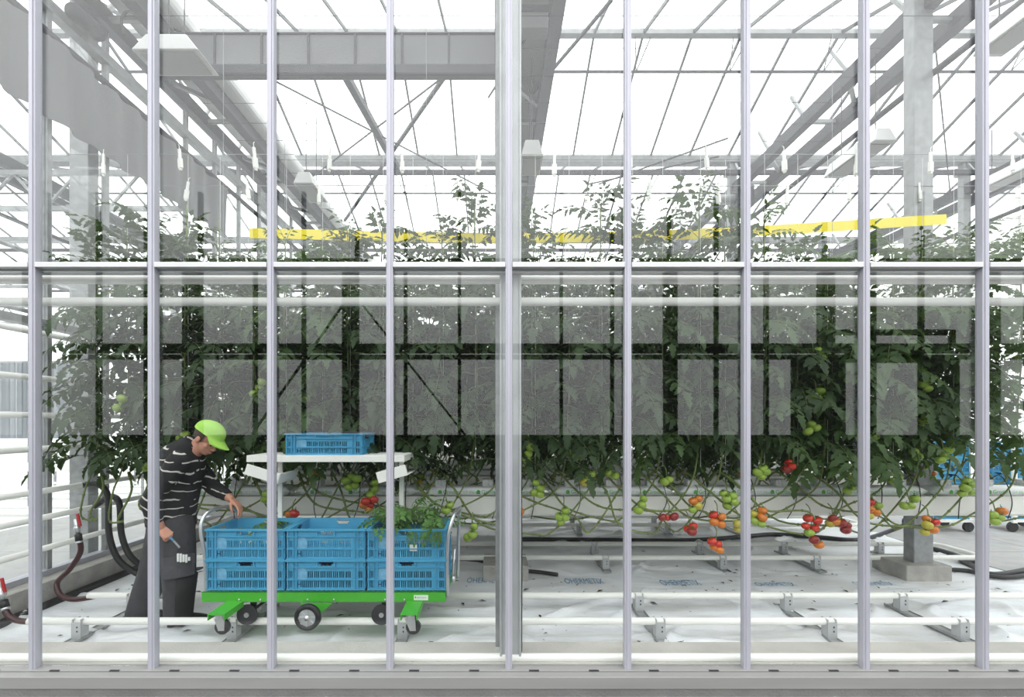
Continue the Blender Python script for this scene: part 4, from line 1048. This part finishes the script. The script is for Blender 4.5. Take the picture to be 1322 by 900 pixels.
# ------------------------------------------------------------------ picked leaves
LM = []
for k in range(5):
    r_ = random.Random(70 + k); m = MB(); compound(m, (0, 0, 0), 0, .25, .30, r_, 1.1, True); LM.append(m.mesh('leaf', [M_LEAF3, M_STEM], True))
rl = random.Random(8)
for k in range(84):
    u = rl.uniform(-1, 1); v_ = rl.uniform(-1, 1); X = -.66 + u * .27; Y = 3.57 + v_ * .16
    o = data_obj('tomato_leaf', LM[k % 5], None, (X, Y, .80 + (1 - u * u * .55) * rl.uniform(0, .15)), 0)
    o.rotation_euler = (rl.uniform(-.9, .9), rl.uniform(-.5, .4), rl.uniform(0, 6.28)); o.scale = (.62,) * 3
    if k > 76: o.location = (-.45 + rl.uniform(-.2, .05), 3.385, .825); o.rotation_euler = (0, .9, -pi / 2 + rl.uniform(-.4, .4)); o.scale = (.36,) * 3
    tag(o, 'picked green tomato leaf in the heap filling the crate beside the right handle', 'leaf', 'picked leaves heaped in the right crate')
for k in range(14):
    o = data_obj('tomato_leaf', LM[k % 5], None, (-1.86 + rl.uniform(-.12, .2), 3.62 + rl.uniform(-.1, .1), .76 + rl.uniform(0, .05)), 0)
    o.rotation_euler = (rl.uniform(-.5, .5), rl.uniform(-.3, .5), rl.uniform(0, 6.28)); o.scale = (.6,) * 3
    tag(o, 'picked green tomato leaf inside the upper crate nearest the worker', 'leaf', 'picked leaves in the crate under the worker\'s hand')

# ------------------------------------------------------------------ the worker
M_SKIN = mat('skin', (.60, .29, .20), .5, 0, .12, 14, 0, 1, .4)
M_HAIR = mat('brown_hair', (.07, .042, .028), .7, 0, .4, 90)
M_CAP = mat('lime_cap', (.36, .66, .10), .75, 0, .05, 40, .2, 300)
M_TROU = mat('charcoal_workwear', (.048, .047, .053), .85, 0, .25, 7, .8, 11)
M_PATCH = mat('black_knee_cloth', (.009, .009, .010), .8)
M_SHOE = mat('black_shoe', (.014, .014, .015), .55)
def sweater_material():
    m = bpy.data.materials.new('striped_sweater'); m.use_nodes = True; nt = m.node_tree; N = nt.nodes.new; L = nt.links.new; b = nt.nodes['Principled BSDF']
    tc = N('ShaderNodeTexCoord'); sp = N('ShaderNodeSeparateXYZ'); L(tc.outputs['Object'], sp.inputs[0])
    n = N('ShaderNodeTexNoise'); n.inputs['Scale'].default_value = 5; n.inputs['Detail'].default_value = 2; L(tc.outputs['Object'], n.inputs['Vector'])
    a = N('ShaderNodeMath'); a.operation = 'MULTIPLY_ADD'; a.inputs[1].default_value = .13; L(n.outputs['Fac'], a.inputs[0]); L(sp.outputs['Z'], a.inputs[2])
    s2 = N('ShaderNodeMath'); s2.operation = 'MULTIPLY_ADD'; s2.inputs[1].default_value = .22; L(sp.outputs['X'], s2.inputs[0]); L(a.outputs[0], s2.inputs[2])
    md = N('ShaderNodeMath'); md.operation = 'MULTIPLY'; md.inputs[1].default_value = 1 / .074; L(s2.outputs[0], md.inputs[0])
    fr = N('ShaderNodeMath'); fr.operation = 'FRACT'; L(md.outputs[0], fr.inputs[0])
    lt = N('ShaderNodeMath'); lt.operation = 'LESS_THAN'; lt.inputs[1].default_value = .14; L(fr.outputs[0], lt.inputs[0])
    n2 = N('ShaderNodeTexNoise'); n2.inputs['Scale'].default_value = 9; L(tc.outputs['Object'], n2.inputs['Vector'])
    gt = N('ShaderNodeMath'); gt.operation = 'GREATER_THAN'; gt.inputs[1].default_value = .44; L(n2.outputs['Fac'], gt.inputs[0])
    mu = N('ShaderNodeMath'); mu.operation = 'MULTIPLY'; L(lt.outputs[0], mu.inputs[0]); L(gt.outputs[0], mu.inputs[1])
    mx = N('ShaderNodeMix'); mx.data_type = 'RGBA'; mx.inputs[6].default_value = (.016, .0155, .017, 1); mx.inputs[7].default_value = (.62, .58, .54, 1); L(mu.outputs[0], mx.inputs[0])
    L(mx.outputs[2], b.inputs['Base Color']); b.inputs['Roughness'].default_value = .9
    return m
M_SWEAT = sweater_material()
man = empty('person', px(222, 806, 3.66) * 1, 'worker in lime green cap and dark striped sweater, stooping over the cart', 'person')
man.location.z = 0
def remesh(o, v, it=4):
    r = o.modifiers.new('remesh', 'REMESH'); r.mode = 'VOXEL'; r.voxel_size = v; r.use_smooth_shade = True
    s = o.modifiers.new('smooth', 'SMOOTH'); s.iterations = it; s.factor = .5
    return o
HC = px(268, 566, 3.65); HR = Matrix.Rotation(R(36), 3, 'Y') @ Matrix.Rotation(R(-8), 3, 'Z')
def hp(x, y, z): return HC + HR @ V((x, y, z))
b = MB()
b.ball(hp(-.012, 0, .03), (.098, .076, .088), 24, 16, HR)            # cranium
b.ball(hp(.028, 0, -.045), (.062, .058, .075), 20, 14, HR)           # face
b.ball(hp(.052, 0, -.094), (.030, .034, .024), 14, 10, HR)           # chin
b.ball(hp(.075, 0, .003), (.018, .055, .014), 14, 8, HR)             # brow
b.tube([hp(.082, 0, -.004), hp(.098, 0, -.026), hp(.108, 0, -.042)], [.010, .012, .014], 10); b.ball(hp(.098, 0, -.045), (.014, .019, .011), 10, 8, HR)
for s_ in (-1, 1):
    b.ball(hp(-.012, s_ * .076, -.018), (.020, .010, .032), 12, 8, HR)   # ears
    b.ball(hp(.052, s_ * .042, -.035), (.024, .018, .02), 10, 8, HR)     # cheeks
b.ball(hp(.086, 0, -.071), (.012, .026, .006), 10, 8, HR); b.ball(hp(.083, 0, -.082), (.012, .023, .0065), 10, 8, HR)   # lips
b.loft([(hp(-.01, 0, -.02), .058, .058), (px(257, 576, 3.65), .06, .062), (px(247, 584, 3.65), .068, .07)])
torso = [(px(221, 690, 3.64), .155, .14), (px(221, 672, 3.64), .155, .150), (px(223, 650, 3.64), .15, .150), (px(227, 628, 3.64), .165, .152), (px(233, 604, 3.645), .185, .150), (px(238, 585, 3.65), .17, .125), (px(246, 574, 3.65), .09, .075)]
b.loft(torso)
armN = [(px(232, 594, 3.475), .060, .066), (px(214, 620, 3.43), .055, .055), (px(193, 648, 3.42), .045, .046), (px(199, 667, 3.44), .042, .042), (px(208, 682, 3.465), .027, .031)]
armF = [(px(247, 596, 3.82), .060, .066), (px(263, 613, 3.83), .055, .056), (px(276, 630, 3.80), .046, .047), (px(288, 637, 3.75), .038, .038), (px(299, 645, 3.71), .026, .029)]
b.loft(armN); b.loft(armF)
legN = [(px(226, 684, 3.565), .10, .115), (px(229, 715, 3.56), .092, .108), (px(231, 742, 3.555), .07, .078), (px(229, 770, 3.56), .058, .062), (px(226, 797, 3.58), .04, .045)]
legF = [(px(214, 684, 3.735), .10, .11), (px(207, 715, 3.75), .09, .10), (px(199, 742, 3.76), .07, .075), (px(190, 768, 3.76), .056, .06), (px(180, 790, 3.76), .042, .045)]
b.loft(legN); b.loft(legF)
def hand(m, wr, d, n, curl, thumb, spread=.0):
    d = V(d).normalized(); n = V(n); n = (n - d * n.dot(d)).normalized(); s = d.cross(n).normalized()
    L_ = ((.040, .024, .020), (.046, .029, .021), (.043, .027, .021), (.034, .020, .018))
    for i in range(4):
        k = (i - 1.5) * .0205 * thumb
        kn = V(wr) + d * (.090 - .005 * abs(i - 1.2)) + s * k
        m.tube([V(wr) + s * k * .5, V(wr) + d * .045 + s * k * .85, kn], [.0165, .0155, .0115], 8); m.ball(kn, .0108, 8, 6)
        p = kn; dd = (d + s * (i - 1.5) * spread * thumb).normalized(); a = 0; pts = [p]; cv = curl * (1 + .12 * i)
        for q in range(3):
            a += cv; t = dd * cos(a) + n * sin(a); p = p + t * L_[i][q]; pts.append(p)
        m.tube(pts, [.0098, .0094, .0086, .0070], 8); m.ball(pts[-1], .0068, 8, 6)
    ts = -s * thumb
    p0 = V(wr) + d * .02 + ts * .018; p1 = p0 + (d * .55 + ts * .75 + n * .35).normalized() * .045; p2 = p1 + (d * .85 + ts * .15 + n * .5).normalized() * .034; p3 = p2 + (d * .8 - ts * .15 + n * .55).normalized() * .026
    m.tube([p0, p1, p2, p3], [.015, .0125, .0108, .0085], 8); m.ball(p3, .008, 8, 6)
    return d, n, s
hand(b, px(208, 682, 3.465), (.72, -.05, -.62), (-.45, .65, -.55), R(52), -1)
hand(b, px(299, 645, 3.71), (.74, -.08, -.62), (-.55, -.1, -.75), R(24), 1, .06)
remesh(b.build('body', M_SKIN, man, True), .0046, 3)
for s_ in (-1, 1):
    MB().ball(hp(.078, s_ * .031, -.014), (.0085, .012, .0075), 12, 8, HR).build('eye', M_HAIR, man, True)
    MB().tube([hp(.084, s_ * .012, .006), hp(.086, s_ * .03, .011), hp(.076, s_ * .05, .006)], .005, 6).build('eyebrow', M_HAIR, man, True)
# hair: a shell behind the ears
m = MB(); vs = []; fs = []; K = 22; J = 7
for o_ in (1.035, 1.09):
    for j in range(J + 1):
        z = .065 - .125 * j / J; zz = max(-.98, min(.98, z / .092)); rr_ = sqrt(1 - zz * zz) if j < J - 2 else max(.62, sqrt(max(0, 1 - zz * zz)))
        for k in range(K + 1):
            a = R(72) + R(216) * k / K
            vs.append(hp(-.012 + .100 * rr_ * cos(a) * o_, .0785 * rr_ * sin(a) * o_, .03 + z))
M_ = (J + 1) * (K + 1)
for j in range(J):
    for k in range(K):
        q = (j * (K + 1) + k, j * (K + 1) + k + 1, (j + 1) * (K + 1) + k + 1, (j + 1) * (K + 1) + k); fs.append(q[::-1]); fs.append(tuple(M_ + t for t in q))
for k in range(K): a = J * (K + 1) + k; fs.append((a, a + 1, M_ + a + 1, M_ + a))
m.add(vs, fs).build('hair', M_HAIR, man, True)
# cap
m = MB(); K = 28; J = 9; vs = []; fs = []
for o_ in (1., .955):
    for j in range(J + 1):
        th = (pi / 2) * j / J + .0
        for k in range(K):
            a = 2 * pi * k / K
            vs.append(hp(-.012 + .122 * o_ * sin(th) * cos(a), .097 * o_ * sin(th) * sin(a), .046 + .098 * o_ * cos(th) ** .75 - .016 * sin(th) * (cos(a) < 0) * -cos(a)))
M_ = (J + 1) * K
for j in range(J):
    for k in range(K):
        q = (j * K + k, j * K + (k + 1) % K, (j + 1) * K + (k + 1) % K, (j + 1) * K + k); fs.append(q[::-1]); fs.append(tuple(M_ + t for t in q))
for k in range(K): a = J * K + k; c = J * K + (k + 1) % K; fs.append((a, c, M_ + c, M_ + a))
m.add(vs, fs)
vs = []; fs = []; K = 16; J = 5
for o_ in (0, .005):
    for j in range(J + 1):
        for k in range(K + 1):
            a = R(-62) + R(124) * k / K; q = j / J
            ext = .092 * (cos(a * 1.15) ** .6 if cos(a * 1.15) > 0 else 0)
            vs.append(hp(-.012 + (.119) * cos(a) + ext * q, .095 * sin(a) * (1 - .1 * q), .050 - o_ - .020 * q - .30 * (.088 * sin(a)) ** 2 / .09 * q))
M_ = (J + 1) * (K + 1)
for j in range(J):
    for k in range(K):
        q = (j * (K + 1) + k, j * (K + 1) + k + 1, (j + 1) * (K + 1) + k + 1, (j + 1) * (K + 1) + k); fs.append(q[::-1]); fs.append(tuple(M_ + t for t in q))
for k in range(K): a = J * (K + 1) + k; fs.append((a, a + 1, M_ + a + 1, M_ + a))
cp = MB(); cp.add(m.v, m.f)
cap = cp.build('cap', M_CAP, man, True)
br = MB().add(vs, fs).build('brim', M_CAP, cap, True)
MB().ball(hp(-.012, 0, .1435), .007, 10, 6).build('button', M_CAP, cap, True)
# sweater
m = MB()
g = lambda pts, e, e2=None: [(p, a + e, c + (e2 or e)) for p, a, c in pts]
m.loft([(px(221, 677, 3.64), .168, .166)] + g(torso[1:5], .016, .018) + [(torso[5][0], .184, .138), (px(246, 574.5, 3.65), .10, .085), (px(251, 570, 3.65), .076, .072)], 24)
m.loft([(px(237, 588, 3.50), .07, .07)] + g(armN[:4], .017) + [(px(204, 675, 3.455), .042, .043)])
m.loft([(px(241, 590, 3.79), .07, .07)] + g(armF[:4], .016) + [(px(294.5, 641, 3.725), .043, .042)])
sw = remesh(m.build('sweater', M_SWEAT, man, True), .008, 5)
# trousers
m = MB()
TN = [(px(222, 676, 3.60), .13, .155), (px(226, 690, 3.575), .115, .145), (px(229, 715, 3.56), .108, .132), (px(231, 742, 3.555), .10, .118), (px(230, 770, 3.56), .092, .102), (px(228.5, 799, 3.575), .085, .094)]
TF = [(px(219, 676, 3.69), .13, .150), (px(212, 692, 3.725), .115, .135), (px(205, 718, 3.745), .105, .122), (px(197, 744, 3.755), .098, .112), (px(188, 768, 3.76), .094, .106), (px(179, 795, 3.765), .088, .100)]
m.loft([(px(222, 669, 3.64), .162, .150), (px(221, 682, 3.64), .168, .160), (px(220, 697, 3.645), .165, .150), (px(220, 706, 3.645), .12, .11)], 24); m.loft(TN, 22); m.loft(TF, 22)
tr = remesh(m.build('trousers', M_TROU, man, True), .008, 5)
MB().patch([(px(222, 668.5, 3.64), .168, .157), (px(221, 674, 3.64), .170, .160)], 0, 2 * pi, .004, .006, 36).build('belt', M_BLACK, tr, True)
MB().patch(TN[3:], R(15), R(158), .006, .006, 14).build('knee_patch', M_PATCH, tr, True)
MB().patch([TN[2], TN[3]], R(100), R(195), .008, .012).build('cargo_pocket', M_TROU, tr, True)
for k in range(5):
    p = px(230 + 3.6 * k, 720 + .4 * k, 3.425 + .012 * k); hh = (.03, .032, .028, .03, .014)[k]
    MB().box((p.x - .0075, p.y - .006, p.z - hh), (p.x + .0065, p.y + .006, p.z + hh)).build('marker_pen', M_PAPER, tr, bevel=.003)
# shoes
def shoe(heel, toe, lift, name='shoe', hs=1.0):
    h, t = V(heel), V(toe); d = (t - h); d.z = 0; L_ = d.length; d.normalize(); s = V((-d.y, d.x, 0)); m = MB(); vs = []; fs = []; K = 14
    st_ = [(0, .030, .075), (.06, .036, .095), (.22, .040, .10), (.40, .042, .085), (.60, .050, .066), (.80, .050, .055), (.94, .036, .045), (1, .018, .03)]
    st_ = [(a_, b_, c_ * hs) for a_, b_, c_ in st_]
    for u, w_, hh in st_:
        zc = lift * (1 - u)
        for k in range(K):
            a = 2 * pi * k / K; z = sin(a)
            vs.append(h + d * (L_ * u) + s * (w_ * cos(a)) + V((0, 0, zc + .022 + (hh - .022) * max(0, z) ** .8 if z > 0 else zc + .022 * (1 + z))))
    n = len(st_)
    for i in range(n - 1):
        for k in range(K): fs.append((i * K + k, i * K + (k + 1) % K, (i + 1) * K + (k + 1) % K, (i + 1) * K + k))
    fs.append(tuple(range(K - 1, -1, -1))); fs.append(tuple((n - 1) * K + k for k in range(K)))
    o = m.add(vs, fs).build(name, M_SHOE, man, True)
    so = MB(); vs = []
    for zz in (0, .016):
        for sg in (1, -1):
            for u, w_, hh in (st_ if sg == 1 else st_[::-1]): vs.append(h + d * (L_ * u) + s * (sg * (w_ + .004)) + V((0, 0, zz + lift * (1 - u) - .001)))
    q = 2 * n; so.add(vs, [tuple(range(q - 1, -1, -1)), tuple(range(q, 2 * q))] + [(k, (k + 1) % q, q + (k + 1) % q, q + k) for k in range(q)]).build('sole', M_DGREY, o)
hN = px(216, 800, 3.55); hN.z = .004; tN = px(271, 800, 3.70); tN.z = .004
shoe(hN, tN, .004, hs=1.55)
hF = px(170, 800, 3.74); hF.z = .004; tF = px(216, 800, 3.81); tF.z = .004
shoe(hF, tF, .02)
kn = empty('pruning_knife', px(222, 696, 3.46), 'small pruning knife held in the worker\'s lowered hand', 'knife')
MB().tube([px(216, 691, 3.47), px(224, 698, 3.455)], .009, 8).build('handle', M_INKB, kn, True)
a, c = px(224, 698, 3.455), px(232, 707, 3.445)
MB().bar(a, c, .003, .016).build('blade', M_CHROME, kn)

# ------------------------------------------------------------------ crate stacks on the path side
def crate_stack(X, Y, n, where):
    t = empty('crate_trolley', (X, Y, .012), 'white trolley frame holding a crate stack %s' % where, 'trolley')
    MB().box((X - .33, Y - .23, .16), (X + .33, Y + .23, .2)).build('deck', M_WHITE, t)
    for sx_ in (-1, 1):
        for sy_ in (-1, 1):
            MB().tube([(X + sx_ * .28, Y + sy_ * .18 - .02, .085), (X + sx_ * .28, Y + sy_ * .18 + .02, .085)], .07, 14).build('wheel', M_BLACK, t)
        MB().box((X + sx_ * .345 - .03, Y - .28, .16), (X + sx_ * .345 + .03, Y - .25, 1.60)).build('upright', M_WHITE, t)
    MB().box((X - .42, Y - .3, 1.55), (X + .42, Y - .24, 1.60)).build('top_rail', M_WHITE, t)
    for k in range(n): crate(X, Y, .2 + .2225 * k, 'blue crate in the distant stack %s' % where, group='crates stacked %s' % where)
crate_stack(6.55, 6.9, 6, 'right of the tall column')
crate_stack(7.75, 6.9, 5, 'at the right edge of the view')

# ------------------------------------------------------------------ camera, sky, view
cd = bpy.data.cameras.new('camera'); cam = bpy.data.objects.new('camera', cd); C.objects.link(cam)
cam.location = (0, 0, CAMZ); cam.rotation_euler = (pi / 2, 0, 0)
cd.sensor_width = 36; cd.sensor_fit = 'HORIZONTAL'; cd.lens = 600 / 1322 * 36
cd.shift_x = 21 / 1322; cd.shift_y = 95 / 1322; cd.clip_start = .05; cd.clip_end = 300
bpy.context.scene.camera = cam
w = bpy.data.worlds.new('overcast_sky'); bpy.context.scene.world = w; w.use_nodes = True
nt = w.node_tree; N = nt.nodes.new; L = nt.links.new; bg = nt.nodes['Background']
tc = N('ShaderNodeTexCoord'); sx = N('ShaderNodeSeparateXYZ'); L(tc.outputs['Generated'], sx.inputs[0])
mr = N('ShaderNodeMapRange'); mr.inputs[1].default_value = 0; mr.inputs[2].default_value = 1; mr.inputs[3].default_value = 1.2; mr.inputs[4].default_value = 3.1
L(sx.outputs['Z'], mr.inputs[0]); L(mr.outputs[0], bg.inputs['Strength']); bg.inputs['Color'].default_value = (.985, .99, 1.0, 1)
sc = bpy.context.scene
sc.view_settings.view_transform = 'Standard'; sc.view_settings.look = 'None'; sc.view_settings.gamma = 1; sc.view_settings.exposure = .45
sc.view_settings.use_curve_mapping = False
sc.cycles.max_bounces = 10; sc.cycles.diffuse_bounces = 5; sc.cycles.glossy_bounces = 4; sc.cycles.transparent_max_bounces = 40
sc.cycles.caustics_reflective = False; sc.cycles.caustics_refractive = False
